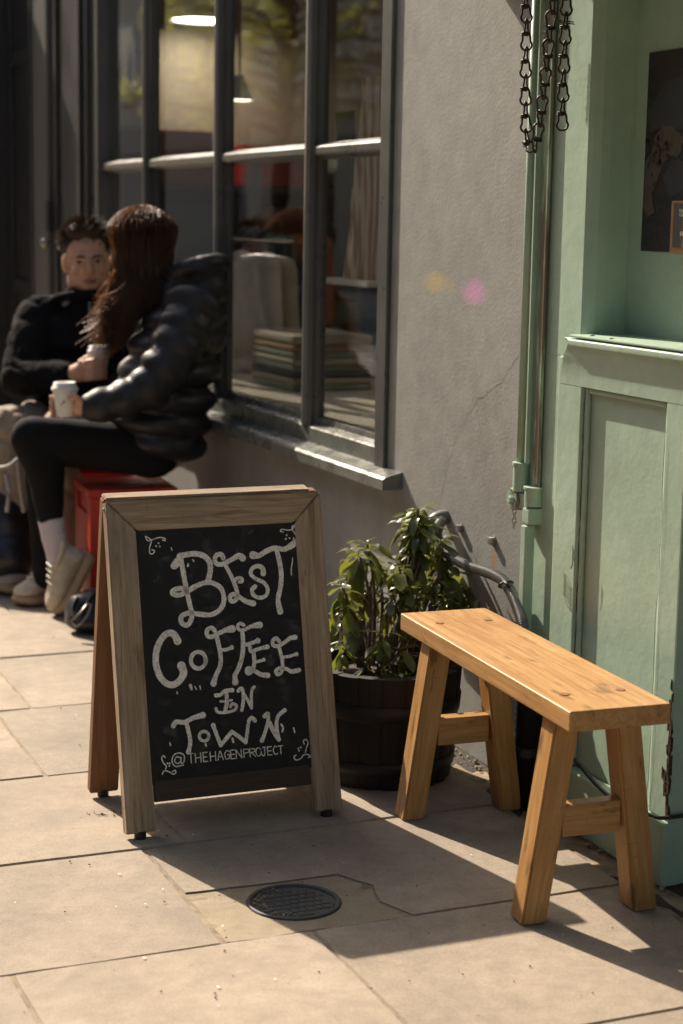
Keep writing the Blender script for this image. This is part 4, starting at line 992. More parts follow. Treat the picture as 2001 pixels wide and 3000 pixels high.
# --- chalk lettering (drawn as it stands on the board)
K5 = 810 / 1568
def Z5(x, y): return leafcoord(240 + x * K5, 1400 + y * K5, -.0074)
def Z6(x, y): return leafcoord(240 + x * K5, 1900 + y * K5, -.0074)
depth_i = [0]
def stroke(bm, pts, w0, conv, ends=(1, 1), k=7, closed=False):
    P = [Vector(conv(*p)) for p in pts]
    if closed: P = P + [P[0], P[1]]
    if len(P) > 2: P = spline(P, k)
    depth_i[0] += 1; c = -.0074 + .00003 * (depth_i[0] % 40); N_ = len(P); Lr = []
    ww = w0 * (1.38 if w0 > 8 else 1.15) * K5 * 3.75 / FPX
    for i, q in enumerate(P):
        t = P[min(i + 1, N_ - 1)] - P[max(i - 1, 0)]
        if t.length < 1e-9: t = Vector((1, 0))
        t.normalize(); nn = Vector((-t.y, t.x)); s = i / (N_ - 1)
        h = ww * .5 * (1 + .55 * ((ends[0] - 1) * max(0, 1 - s * 5) + (ends[1] - 1) * max(0, 1 - (1 - s) * 5))) * (1 + .12 * mnoise.noise(V(q.x * 90, q.y * 90, 1)))
        Lr.append([bm.verts.new(LF(*(q + nn * h), c)), bm.verts.new(LF(*(q - nn * h), c))])
    for (a, b), (d, e) in zip(Lr, Lr[1:]): bm.faces.new((a, b, e, d))
    for i, sgn in ((0, -1), (N_ - 1, 1)):                       # round ends
        t = (P[min(i + 1, N_ - 1)] - P[max(i - 1, 0)]).normalized(); nn = Vector((-t.y, t.x)); h = (Lr[i][0].co - Lr[i][1].co).length / 2
        arc = [bm.verts.new(LF(*(P[i] + nn * (h * math.cos(a)) + t * (sgn * h * math.sin(a))), c)) for a in [math.pi * j / 8 for j in range(1, 8)]]
        bm.faces.new([Lr[i][0]] + arc + [Lr[i][1]])
def letter(strokes, conv, name='chalk_letter'):
    bm = bmesh.new()
    for s in strokes: stroke(bm, s[0], s[1], conv, s[2] if len(s) > 2 else (1, 1), closed=(len(s) > 3))
    bmesh.ops.recalc_face_normals(bm, faces=bm.faces)
    for f in bm.faces:
        if f.normal.dot(NRM) < 0: f.normal_flip()
    return obj(name, bm, CHALK, fl)
def oval(cx, cy, rx, ry, n=18): return [(cx + rx * math.cos(2 * math.pi * i / n), cy + ry * math.sin(2 * math.pi * i / n)) for i in range(n)]
letter([([(558, 438), (572, 520), (590, 620), (612, 720), (624, 775), (612, 820), (588, 836), (562, 815), (568, 783), (610, 766), (660, 772), (730, 776), (785, 745), (806, 690), (792, 632), (755, 602), (710, 592), (650, 612), (600, 642), (555, 664), (518, 660), (514, 642), (545, 628), (592, 630)], 21),
        ([(552, 445), (590, 436), (640, 430), (690, 442), (722, 475), (728, 525), (714, 590)], 24), ([(560, 445), (535, 470), (514, 500), (530, 505), (552, 480)], 18)], Z5)
letter([([(802, 455), (790, 434), (765, 438), (753, 462), (765, 488), (800, 488), (845, 465), (890, 442), (912, 455)], 20, (1, 1.9)), ([(812, 492), (848, 560), (872, 620), (882, 662), (868, 696), (846, 698), (840, 672), (862, 660), (890, 674), (930, 700), (972, 712)], 19, (.8, 1.5)), ([(868, 578), (890, 566), (908, 572), (908, 588), (892, 590)], 14)], Z5)
letter([([(1028, 542), (1024, 512), (995, 500), (965, 515), (958, 545), (985, 572), (1028, 592), (1052, 625), (1046, 664), (1010, 680), (975, 666), (964, 636), (982, 616)], 17, (1.8, 1.3))], Z5)
letter([([(970, 438), (1005, 440), (1045, 416), (1095, 398), (1150, 404), (1202, 374)], 22, (1.9, 1.6)), ([(1102, 405), (1117, 460), (1130, 540), (1126, 620), (1112, 690), (1124, 758)], 21, (1, 1.6))], Z5)
letter([([(542, 925), (522, 888), (490, 880), (455, 908), (426, 968), (418, 1040), (434, 1108), (468, 1158), (512, 1174), (552, 1152), (576, 1108), (564, 1066)], 27, (1.4, 1.7))], Z5)
letter([(oval(660, 1034, 42, 47), 18, (1, 1), True)], Z5)
letter([([(752, 866), (735, 850), (712, 862), (708, 888), (732, 902), (775, 882), (815, 864), (852, 856)], 19, (1, 2.2)), ([(762, 895), (776, 950), (786, 1010), (784, 1065), (760, 1120), (746, 1166)], 19, (1, 2.0)), ([(782, 976), (818, 974), (848, 962)], 14, (1, 1.9))], Z5)
letter([([(918, 836), (900, 826), (884, 838), (890, 860), (920, 862), (960, 842), (1008, 834)], 15, (1, 2.6)), ([(910, 880), (914, 950), (908, 1015), (888, 1080), (868, 1120), (870, 1158)], 20, (.9, 1.8)), ([(936, 946), (965, 936), (996, 924)], 18, (1, 1.8))], Z5)
letter([([(952, 962), (958, 984), (985, 976), (1015, 966), (1052, 958)], 16, (1.2, 1.6)), ([(972, 985), (977, 1040), (968, 1090), (945, 1108), (934, 1094), (946, 1080), (975, 1092), (1015, 1115), (1054, 1120)], 18, (.9, 1.5)), ([(984, 1044), (1010, 1038), (1030, 1032)], 13, (1, 1.7))], Z5)
letter([([(1118, 926), (1100, 910), (1082, 924), (1086, 950), (1115, 952), (1150, 932), (1180, 910), (1208, 904)], 17, (1, 1.7)), ([(1116, 955), (1130, 1010), (1138, 1060), (1130, 1102), (1108, 1114), (1100, 1094), (1125, 1078), (1160, 1084), (1190, 1098), (1230, 1090)], 16, (1, 1.6)), ([(1134, 1018), (1175, 1012), (1216, 1000)], 13, (1, 1.8))], Z5)
letter([([(760, 265), (785, 262), (812, 240), (852, 236)], 16, (1.3, 1.4)), ([(818, 242), (822, 300), (812, 352)], 17), ([(760, 340), (770, 360), (815, 362), (865, 348), (875, 322), (850, 314), (842, 330)], 13), ([(785, 300), (820, 298), (850, 292)], 9)], Z6)
letter([([(886, 240), (900, 226), (912, 240), (914, 300), (906, 350)], 15), ([(908, 238), (938, 290), (962, 338)], 13), ([(962, 338), (960, 272), (964, 234), (976, 218)], 13)], Z6)
letter([([(518, 438), (535, 416), (580, 418), (630, 394), (685, 378)], 19, (1.4, 1.9)), ([(590, 416), (604, 470), (614, 530), (604, 586)], 18, (1, 1.5))], Z6)
letter([(oval(692, 497, 27, 27), 13, (1, 1), True)], Z6)
letter([([(744, 436), (764, 490), (786, 548)], 17, (1.4, 1)), ([(786, 548), (820, 508), (850, 472)], 18), ([(850, 472), (890, 500), (928, 532)], 17), ([(928, 532), (936, 480), (945, 415), (962, 392), (980, 408)], 16, (1, 1.3))], Z6)
letter([([(1034, 384), (1054, 368), (1054, 415), (1036, 480), (1020, 522)], 16, (1.2, 1.4)), ([(1062, 418), (1086, 470), (1116, 516)], 19), ([(1116, 516), (1104, 440), (1112, 385), (1150, 350)], 17, (1, 1.2))], Z6)
# handle line
FONT = {'T': [[(0, 0), (1, 0)], [(.5, 0), (.5, 1)]], 'H': [[(0, 0), (0, 1)], [(1, 0), (1, 1)], [(0, .5), (1, .5)]], 'E': [[(0, 0), (0, 1)], [(0, 0), (.9, 0)], [(0, .5), (.8, .5)], [(0, 1), (.9, 1)]],
        'A': [[(0, 1), (.5, 0), (1, 1)], [(.2, .62), (.8, .62)]], 'G': [[(.95, .15), (.5, 0), (.05, .4), (.3, .95), (.9, .85), (.95, .5), (.6, .5)]], 'N': [[(0, 1), (0, 0)], [(0, 0), (1, 1)], [(1, 1), (1, 0)]],
        'P': [[(0, 1), (0, 0)], [(0, 0), (.9, .1), (.9, .4), (0, .52)]], 'R': [[(0, 1), (0, 0)], [(0, 0), (.9, .1), (.9, .4), (0, .5)], [(.3, .5), (1, 1)]], 'O': [oval(.5, .5, .5, .5, 12)],
        'J': [[(.3, 0), (1, 0)], [(.7, 0), (.7, .8), (.4, 1.05), (0, .8)]], 'C': [[(.9, .1), (.4, 0), (0, .5), (.4, 1), (.95, .9)]]}
for ch, xx in zip('THEHAGENPROJECT', (604, 642, 686, 726, 768, 806, 842, 872, 916, 950, 984, 1016, 1050, 1082, 1112)):
    y0 = 598 - (xx - 604) * .088; hh = 52 - (xx - 604) * .014; wd_ = 30 if ch not in 'EJCT' else 25
    letter([([(xx + a * wd_ + b * 4, y0 + b * hh - a * 3) for a, b in s], 5.2) for s in FONT[ch]], Z6)
letter([([(555, 618), (535, 615), (525, 640), (545, 652), (560, 635), (560, 615), (562, 650), (578, 640), (578, 605), (550, 592), (520, 605), (510, 640), (530, 668), (575, 660)], 6)], Z6)
def dots(c): return [([(x, y), (x + 2, y + 2)], 8) for x, y in c]
letter([([(360, 332), (372, 356), (400, 350), (438, 338), (468, 344), (470, 356), (456, 352)], 6), ([(360, 332), (378, 340), (392, 352)], 5), ([(394, 362), (384, 396), (386, 428), (402, 430), (412, 414), (398, 408)], 6)] + dots([(420, 386), (434, 370), (440, 388)]), Z5, 'chalk_flourish')
letter([([(1142, 308), (1126, 302), (1134, 292), (1165, 296), (1192, 292), (1208, 268)], 6), ([(1208, 268), (1192, 276), (1196, 298), (1212, 322), (1214, 350), (1200, 352), (1202, 340)], 6)] + dots([(1160, 324), (1155, 345), (1176, 340)]), Z5, 'chalk_flourish')
letter([([(472, 618), (462, 608), (452, 622), (462, 648), (478, 668), (474, 684)], 6), ([(456, 712), (466, 694), (492, 698), (516, 712), (532, 704), (528, 690), (514, 698)], 6)] + dots([(484, 650), (496, 650), (494, 664)]), Z6, 'chalk_flourish')
letter([([(1260, 542), (1256, 524), (1270, 516), (1282, 534), (1272, 566), (1268, 588)], 6), ([(1214, 604), (1202, 616), (1214, 632), (1240, 624), (1256, 604), (1278, 600), (1296, 612), (1284, 618)], 6)] + dots([(1226, 566), (1240, 560), (1230, 578)]), Z6, 'chalk_flourish')
letter([([(615, 210), (622, 232)], 12, (1.5, .5)), ([(640, 215), (650, 232)], 6), ([(668, 212), (672, 230)], 7), ([(538, 245), (541, 256)], 6), ([(1200, 450), (1206, 475)], 8), ([(1130, 430), (1140, 450), (1136, 470)], 9), ([(852, 510), (858, 530)], 9), ([(498, 535), (502, 550)], 7), ([(700, 540), (704, 552)], 8)], Z6, 'chalk_smear')
letter([([(1194, 455), (1192, 480), (1186, 520), (1188, 550)], 6), ([(506, 396), (510, 412)], 5), ([(628, 465), (634, 472)], 8), ([(602, 490), (600, 500)], 9)], Z5, 'chalk_smear')
bm = bmesh.new(); bm.faces.new([bm.verts.new(LF(a, b, -.0078)) for a, b in ((SW + .002, IB + .002), (WDT - SW - .002, IB + .002), (WDT - SW - .002, IT - .002), (SW + .002, IT - .002))]); obj('chalk_dust', bm, DUST, fl)

# ================================================================== ACROSS THE STREET (seen mirrored in the panes)
def facade(name, label, x, y0, y1, h, mat, floors, nwin, shopmat):
    e = empty(name, (x, (y0 + y1) / 2, 0), label, 'building')
    B('wall', mat, e, x - 8, x, y0, y1, 0, h); B('cornice', mat, e, x, x + .25, y0, y1, h - .5, h - .1, .03)
    B('shop_fascia', shopmat, e, x + .002, x + .18, y0 + .1, y1 - .1, 2.9, 3.6); B('shop_front', shopmat, e, x + .002, x + .06, y0 + .3, y1 - .3, .02, 2.89)
    st = (y1 - y0) / nwin
    for f in range(floors):
        for k in range(nwin):
            yc = y0 + st * (k + .5); z = 4.4 + f * 3.1
            w = B('window', WHITEP, e, x + .002, x + .09, yc - .62, yc + .62, z, z + 1.9); B('pane', BLACKG, w, x + .091, x + .10, yc - .52, yc + .52, z + .1, z + .92); B('pane', BLACKG, w, x + .091, x + .10, yc - .52, yc + .52, z + .98, z + 1.8)
            B('window_sill', STUCCO, w, x + .002, x + .2, yc - .75, yc + .75, z - .12, z - .002)
    return e
BLACKG = plain('dark_window_glass', (.02, .022, .025), .08, .2, 3, 0)
facade('terrace_house', 'cream stucco terrace house across the street behind the tree', -11.5, 22, 33.5, 13, STUCCO, 3, 4, DARKP)
facade('terrace_house', 'pale terrace house across the street beyond the cream one', -11.5, 33.6, 48, 14, BEIGE, 3, 5, plain('navy_fascia', (.02, .022, .05), .5, .1))
facade('terrace_house', 'brown brick terrace house across the street opposite the bench', -11.5, -2, 21.9, 11, BRICKM, 2, 8, DARKP)
facade('terrace_house', 'brown brick terrace house across the street near the camera', -11.5, -30, -2.1, 11, BRICKM, 2, 9, DARKP)
tr = empty('street_tree', (-8.2, 23.0, 0), 'young street tree with sparse yellow green spring leaves across the road', 'tree')
bm = bmesh.new(); tube(bm, spline([V(-8.2, 23, 0), V(-8.15, 23.05, 1.6), V(-8.25, 23, 3.4), V(-8.2, 23.1, 5.5)], 6), [.24 - .006 * k for k in range(19)], 12); obj('trunk', bm, BARK, tr, True)
tl = bmesh.new(); r9 = random.Random(5)
for k in range(46):
    z = 2.6 + k * .075; a = k * 2.4; Ln = r9.uniform(1.6, 3.2); p = V(-8.2, 23.02, z); d = V(math.cos(a), math.sin(a) * 1.5, .18).normalized()
    q = [p, p + d * Ln * .5 + V(0, 0, .1), p + d * Ln + V(0, 0, -.1 + r9.uniform(-.2, .3))]
    bm = bmesh.new(); tube(bm, spline(q, 4), [.05 - .005 * i for i in range(9)], 6); obj('branch', bm, BARK, tr, True)
    for c in range(5):
        cc = q[0] + (q[2] - q[0]) * r9.uniform(.45, 1.05) + V(0, 0, .05)
        for j in range(34):
            o = cc + V(r9.gauss(0, .17), r9.gauss(0, .17), r9.gauss(0, .12)); s = r9.uniform(.03, .06); A = axes(V(r9.uniform(-1, 1), r9.uniform(-1, 1), r9.uniform(-1, 1)), V(r9.uniform(-1, 1), r9.uniform(-1, 1), 1))
            tl.faces.new([tl.verts.new(o + A @ V(x * s, y * s, 0)) for x, y in ((-1, 0), (0, .6), (1, 0), (0, -.6))])
tag(obj('leaves', tl, TREELEAF, tr), kind='stuff')

# ================================================================== PEOPLE
IM = Matrix(((_r.x, _f.x, 0), (_r.y, _f.y, 0), (_r.z * 0, 0, 1)))          # columns: picture right, away, up
def pxm(n, d): return n * d / FPX
def hand(bm, wrist, palm, grip, away, upv, sc_=1.0, side=1):
    """palm from wrist to palm centre; four fingers wrap round grip (a vertical cup axis point), thumb opposite"""
    capsule(bm, wrist, palm, .026 * sc_, .034 * sc_, 12, .62, upv)
    return
# ---------- woman
w0 = D(470, 1340, 5.93)
bm = bmesh.new()
jn = dict(pel=D(472, 1310, 5.93), chest=D(520, 1040, 5.93), neck=D(505, 880, 5.93), hd=D(418, 738, 5.93), shL=D(560, 905, 5.80), shR=D(485, 890, 6.08), elL=D(430, 1135, 5.70), wrL=D(285, 1192, 5.676), elR=D(420, 1150, 6.1), wrR=D(330, 1190, 5.95),
          hipL=D(450, 1322, 5.86), hipR=D(450, 1325, 6.02), knL=D(92, 1282, 5.74), knR=D(120, 1300, 5.95), anL=D(158, 1575, 5.79), anR=D(128, 1690, 5.98), toL=D(175, 1775, 5.845), heL=D(246, 1630, 5.83), toR=D(62, 1762, 6.0))
capsule(bm, jn['pel'], jn['chest'], .09, .115); capsule(bm, jn['chest'], jn['neck'], .11, .06); capsule(bm, jn['neck'], jn['hd'], .05, .055)
ell(bm, jn['hd'] + V(0, 0, .01), .072, .09, .108, IM); ell(bm, jn['hd'] - _r * .05 - V(0, 0, .05), .05, .055, .06, IM)
ell(bm, jn['hd'] - _r * .092 - V(0, 0, .025), .02, .014, .02, IM)
for a, b, c, r in (('shL', 'elL', 'wrL', 1), ('shR', 'elR', 'wrR', 1)): capsule(bm, jn[a], jn[b], .045, .04); capsule(bm, jn[b], jn[c], .04, .026)
for h, k_, a in (('hipL', 'knL', 'anL'), ('hipR', 'knR', 'anR')): capsule(bm, jn[h], jn[k_], .075, .055); capsule(bm, jn[k_], jn[a], .040, .028)

capsule(bm, jn['shL'], jn['shR'], .05, .05)
# left hand round the cup
cupc = D(190, 1172, 5.67)
palm = D(236, 1192, 5.665); capsule(bm, jn['wrL'], palm, .026, .031, 12, .8)
def finger(bm, pts, r): 
    for a, b in zip(pts, pts[1:]): capsule(bm, a, b, r, r * .93, 10)
for k, dv in enumerate((-14, 4, 22, 38)):
    base = D(222, 1178 + dv, 5.70); m1 = D(196, 1174 + dv * 1.02, 5.725); m2 = D(164, 1176 + dv, 5.71); tp = D(151, 1178 + dv, 5.675)
    finger(bm, [base, m1, m2, tp], .0095 if k < 3 else .0082)
finger(bm, [D(240, 1180, 5.65), D(224, 1164, 5.625), D(204, 1166, 5.618)], .0108)
woman = melt('person', bm, SKIN, None, .0055, 2)
tag(woman, 'seated person with long auburn hair in a black puffer jacket holding a paper cup', 'person')
# leggings
bm = bmesh.new()
capsule(bm, jn['pel'] + V(0, 0, .02), jn['pel'] - V(0, 0, .005), .095, .082)
capsule(bm, jn['hipL'], jn['knL'], .090, .070, 18); capsule(bm, jn['hipR'], jn['knR'], .088, .068, 18)
kl = jn['knL']; al = D(148, 1528, 5.785); ca = kl.lerp(al, .42) + _r * .022
capsule(bm, kl, ca, .068, .062, 16); capsule(bm, ca, al, .062, .040, 16)
kr = jn['knR']; ar = D(136, 1690, 5.985); capsule(bm, kr, ar, .066, .044, 16)
melt('leggings', bm, LEGGING, woman, .008, 4, (.004, 14))
# sock and shoes
bm = bmesh.new(); tube(bm, spline([D(150, 1520, 5.785), D(158, 1570, 5.79), D(172, 1625, 5.80), D(186, 1660, 5.81)], 5), [.0435, .043, .042, .0415, .041, .041, .0405, .040, .040, .040, .041, .042, .043, .043, .043, .042], 18); obj('sock', bm, SOCK, woman, True)
def shoe(parent, toe, heel, upv, mat, solemat, s=1.0, side=None):
    """running shoe from heel to toe; upv = away from the sole"""
    d = (toe - heel); L = d.length; x = d / L; z = (upv - x * upv.dot(x)).normalized(); y = z.cross(x)
    bm = bmesh.new()
    st = [(-.02, .026, .004, .062), (.06, .034, .004, .082), (.2, .036, .004, .090), (.36, .037, .004, .084), (.52, .040, .004, .066), (.68, .044, .004, .054), (.84, .041, .006, .046), (.96, .028, .010, .036), (1.02, .010, .016, .026)]
    R_ = []
    for s_, w, b, t in st:
        c = heel + x * (s_ * L); row = []
        for k in range(14):
            a = 2 * math.pi * k / 14; row.append(bm.verts.new(c + y * (w * s * math.copysign(abs(math.cos(a)) ** .8, math.cos(a))) + z * (s * (.018 + b + (t - b) * (.5 + .5 * math.sin(a))))))
        R_.append(row)
    for a, b in zip(R_, R_[1:]):
        for k in range(14): bm.faces.new((a[k], a[(k + 1) % 14], b[(k + 1) % 14], b[k]))
    bm.faces.new(R_[0]); bm.faces.new(R_[-1][::-1]); bmesh.ops.recalc_face_normals(bm, faces=bm.faces)
    o = obj('shoe', bm, mat, parent, True)
    bm = bmesh.new(); lo, hi = [], []
    outl = [(-.05, 0), (-.03, .03), (.1, .040), (.3, .040), (.5, .045), (.7, .050), (.88, .045), (1.0, .028), (1.05, 0)]
    outl = outl + [(a, -b) for a, b in outl[-2:0:-1]]
    for s_, w in outl:
        c = heel + x * (s_ * L) + y * (w * s); lift = .012 * max(0, (s_ - .75) / .3) * s; lo.append(bm.verts.new(c + z * lift)); hi.append(bm.verts.new(c + z * (.026 * s + lift * .6)))
    n = len(outl)
    for i in range(n): bm.faces.new((lo[i], lo[(i + 1) % n], hi[(i + 1) % n], hi[i]))
    bm.faces.new(lo[::-1]); bm.faces.new(hi); bmesh.ops.recalc_face_normals(bm, faces=bm.faces); bmesh.ops.bevel(bm, geom=bm.edges[:], offset=.004, segments=2, affect='EDGES')
    obj('sole', bm, solemat, o, True)
    for k in range(4):                       # laces
        c = heel + x * ((.38 + k * .085) * L) + z * (s * (.018 + .088 - k * .009)); bm = bmesh.new(); tube(bm, [c - y * .022 * s, c + z * .004, c + y * .022 * s], .0028, 6); obj('lace', bm, WHITEP, o)
    # collar
    c = heel + x * (.14 * L) + z * (.105 * s); bm = bmesh.new(); tube(bm, [c + x * (.05 * math.cos(t_) * s) + y * (.032 * math.sin(t_) * s) + z * (.012 * math.cos(t_) * -1) for t_ in [2 * math.pi * k / 16 for k in range(16)]], .009, 8, False, z, 1, True); obj('collar', bm, mat, o, True)
    return o
hl = D(268, 1632, 5.84); tlp = D(178, 1806, 5.848); tlp.z = max(tlp.z, .006)
sh1 = shoe(woman, tlp, hl, (D(150, 1600, 5.76) - D(215, 1700, 5.83)), SHOE, SOLE, 1.14)
tick = bmesh.new()
def shoeprint(o, pts): pass
h2, t2 = G(165, 1755), G(52, 1778); shoe(woman, t2 + V(0, 0, .003), h2 + V(0, 0, .003), UP, SHOE, SOLE, 1.1)
# puffer jacket
def ring(bm, u, v, d, rx, ry, rz, tilt=0.0):
    A = IM @ Matrix.Rotation(tilt, 3, 'Y'); ell(bm, D(u, v, d), pxm(rx, d), ry, pxm(rz, d), A)
bm = bmesh.new()
for (u, v, rx, ry, t_) in ((464, 1288, 146, .19, .18), (460, 1228, 162, .215, .10), (474, 1165, 162, .22, .05), (498, 1085, 154, .215, .0), (520, 1005, 148, .21, -.08), (542, 930, 128, .195, -.15), (554, 872, 92, .15, -.2)):
    ring(bm, u, v, 5.93, rx, ry, 62, t_)
capsule(bm, D(470, 1270, 5.93), D(545, 920, 5.93), .125, .12, 18)
def sleeve(bm, path, r0, r1, step):
    P = spline(path, 12); acc = 0; last = P[0]; tot = sum((b - a).length for a, b in zip(P, P[1:])); nexts = 0
    for a, b in zip(P, P[1:]):
        acc += (b - a).length
        if acc >= nexts:
            t = (b - a).normalized(); r = r0 + (r1 - r0) * acc / tot; ell(bm, b, step * .78, r, r * 1.02, axes(t, UP)); nexts += step
        if len(bm.verts) and acc > 0: ell(bm, b, step * .6, r * .86, r * .86, axes(t, UP), 2)
sleeve(bm, [D(565, 900, 5.80), D(520, 1010, 5.74), D(440, 1130, 5.70), D(355, 1172, 5.68), D(272, 1192, 5.675)], .105, .054, .080)
sleeve(bm, [D(485, 890, 6.08), D(450, 1020, 6.12), D(400, 1140, 6.08), D(330, 1190, 5.96)], .098, .06, .080)
# hood and collar
ell(bm, D(575, 812, 5.93), pxm(88, 5.93), .135, pxm(58, 5.93), IM @ Matrix.Rotation(-.35, 3, 'Y')); ell(bm, D(610, 850, 5.93), pxm(62, 5.93), .12, pxm(60, 5.93), IM)
tube(bm, [D(575 + 88 * math.cos(a) * .85, 785 - 26 * math.cos(a) * .9 + 10, 5.93) + _f * (.125 * math.sin(a)) for a in [2 * math.pi * k / 20 for k in range(20)]], .030, 8, False, UP, 1, True)
tube(bm, [D(520 + 45 * math.cos(a), 862, 5.95) + _f * (.09 * math.sin(a)) for a in [2 * math.pi * k / 20 for k in range(20)]], .034, 8, False, UP, 1, True)
melt('puffer_jacket', bm, NYLON, woman, .0075, 2, (.003, 18))
# hair
bm = bmesh.new()
ell(bm, jn['hd'] + V(0, 0, .026) + _r * .002, .092, .106, .122, IM); ell(bm, D(428, 800, 5.91), .078, .088, .11, IM); capsule(bm, D(428, 830, 5.90), D(392, 915, 5.87), .062, .034, 14)
hair = melt('hair', bm, HAIRF, woman, .009, 3, (.006, 30))
bm = bmesh.new(); rh = random.Random(3)
hc = jn['hd'] + V(0, 0, .026)
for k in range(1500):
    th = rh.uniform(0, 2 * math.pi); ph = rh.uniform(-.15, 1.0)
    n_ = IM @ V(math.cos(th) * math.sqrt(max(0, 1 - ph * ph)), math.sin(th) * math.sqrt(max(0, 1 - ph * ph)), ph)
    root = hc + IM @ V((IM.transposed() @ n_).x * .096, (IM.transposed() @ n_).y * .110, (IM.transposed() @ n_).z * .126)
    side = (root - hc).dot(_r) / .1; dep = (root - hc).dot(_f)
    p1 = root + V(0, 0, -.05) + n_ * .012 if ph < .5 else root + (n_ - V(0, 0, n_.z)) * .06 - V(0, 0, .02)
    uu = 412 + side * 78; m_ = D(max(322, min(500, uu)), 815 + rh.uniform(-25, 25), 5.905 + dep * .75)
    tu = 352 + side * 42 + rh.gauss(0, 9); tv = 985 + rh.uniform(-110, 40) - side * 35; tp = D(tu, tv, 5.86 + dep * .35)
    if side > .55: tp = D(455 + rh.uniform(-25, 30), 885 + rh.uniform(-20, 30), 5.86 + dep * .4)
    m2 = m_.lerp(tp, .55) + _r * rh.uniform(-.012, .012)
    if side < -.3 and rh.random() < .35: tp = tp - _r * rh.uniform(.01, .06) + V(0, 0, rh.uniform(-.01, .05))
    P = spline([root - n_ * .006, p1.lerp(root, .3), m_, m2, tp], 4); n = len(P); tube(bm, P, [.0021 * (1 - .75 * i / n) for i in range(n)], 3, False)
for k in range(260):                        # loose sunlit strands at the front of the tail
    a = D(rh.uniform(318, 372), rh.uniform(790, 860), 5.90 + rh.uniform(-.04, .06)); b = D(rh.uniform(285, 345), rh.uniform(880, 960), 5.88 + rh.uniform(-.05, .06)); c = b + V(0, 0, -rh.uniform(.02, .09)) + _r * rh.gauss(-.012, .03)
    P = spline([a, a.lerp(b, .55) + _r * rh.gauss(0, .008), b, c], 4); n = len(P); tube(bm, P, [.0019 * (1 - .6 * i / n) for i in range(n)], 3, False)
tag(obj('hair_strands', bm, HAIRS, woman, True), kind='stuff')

# ---------- man
def Dm(u, v, d): return D(u, v, d + .10)
DM = 6.35
hd = Dm(253, 768, DM)
yaw = math.radians(14); fw = (-_f * math.cos(yaw) + _r * math.sin(yaw)); fw.z = -.06; fw.normalize(); rt = UP.cross(fw).normalized() * -1       # rt = picture right side of the face
if rt.dot(_r) < 0: rt = -rt
hu = fw.cross(rt).normalized()
if hu.z < 0: hu = -hu
hu = (hu + rt * -.05).normalized(); rt = (rt - hu * rt.dot(hu)).normalized()
HM = Matrix(((rt.x, fw.x, hu.x), (rt.y, fw.y, hu.y), (rt.z, fw.z, hu.z)))
def hp(x, y, z): return hd + HM @ V(x, y, z)
jm = dict(neck=Dm(248, 905, 6.42), chest=Dm(240, 1030, 6.45), pel=Dm(235, 1240, 6.52), shL=Dm(120, 925, 6.42), shR=Dm(368, 915, 6.46), elL=Dm(62, 1108, 6.28), wrL=Dm(205, 1098, 6.14), elR=Dm(430, 1100, 6.40), wrR=Dm(340, 1130, 6.2), hipL=Dm(170, 1250, 6.48), hipR=Dm(290, 1250, 6.48), knL=Dm(-8, 1262, 6.12), knR=Dm(180, 1270, 6.05), anL=Dm(92, 1640, 6.16), anR=Dm(190, 1600, 6.2), toL=Dm(10, 1710, 6.13))
bm = bmesh.new()
ell(bm, hp(0, -.012, .028), .076, .096, .092, HM); ell(bm, hp(0, .022, -.035), .062, .066, .082, HM); ell(bm, hp(0, .046, -.088), .036, .034, .026, HM); ell(bm, hp(0, .055, -.01), .054, .035, .062, HM)
for s in (-1, 1):
    ell(bm, hp(s * .052, .012, -.062), .022, .040, .034, HM); ell(bm, hp(s * .040, .062, -.022), .022, .020, .020, HM)              # jaw, cheek
    ell(bm, hp(s * .030, .078, .026), .024, .014, .009, HM)                                                                     # brow ridge
    ell(bm, hp(s * .080, -.006, -.002), .009, .020, .032, HM); ell(bm, hp(s * .077, .004, -.024), .008, .012, .012, HM)             # ear
capsule(bm, hp(0, .086, .018), hp(0, .108, -.020), .010, .013, 12); ell(bm, hp(-.011, .098, -.025), .009, .010, .008, HM); ell(bm, hp(.011, .098, -.025), .009, .010, .008, HM)
ell(bm, hp(0, .080, -.052), .026, .014, .009, HM); ell(bm, hp(0, .078, -.066), .022, .014, .008, HM)
capsule(bm, hp(0, -.02, -.06), jm['neck'], .056, .062)
capsule(bm, jm['neck'], jm['chest'], .09, .13); capsule(bm, jm['chest'], jm['pel'], .13, .125); capsule(bm, jm['shL'], jm['shR'], .06, .06)
for a, b, c in (('shL', 'elL', 'wrL'), ('shR', 'elR', 'wrR')): capsule(bm, jm[a], jm[b], .055, .045); capsule(bm, jm[b], jm[c], .045, .03)
for h, k_, a in (('hipL', 'knL', 'anL'), ('hipR', 'knR', 'anR')): capsule(bm, jm[h], jm[k_], .085, .06); capsule(bm, jm[k_], jm[a], .055, .036)
mp = Dm(240, 1088, 6.10); capsule(bm, jm['wrL'], mp, .029, .036, 12, .8)
for k, dv in enumerate((-22, -4, 14, 30)):
    finger(bm, [Dm(252, 1082 + dv, 6.075), Dm(274, 1078 + dv, 6.04), Dm(300, 1076 + dv, 6.045), Dm(308, 1076 + dv, 6.075)], .0105 if k < 3 else .009)
finger(bm, [Dm(236, 1062, 6.09), Dm(258, 1046, 6.12), Dm(282, 1044, 6.125)], .0115)
man = melt('person', bm, SKIN, None, .0055, 2)
for v in man.data.vertices:                 # eye sockets, hollows beside the nose and below the lip
    for c, r, a in ((hp(-.031, .084, .010), .021, .009), (hp(.031, .084, .010), .021, .009), (hp(0, .09, -.078), .016, .004), (hp(-.045, .075, -.040), .018, .003), (hp(.045, .075, -.040), .018, .003)):
        d = (v.co - c).length
        if d < r: v.co -= fw * (a * (1 - d / r) ** .7)
tag(man, 'seated person with short brown hair in a black zip jacket and khaki trousers', 'person')
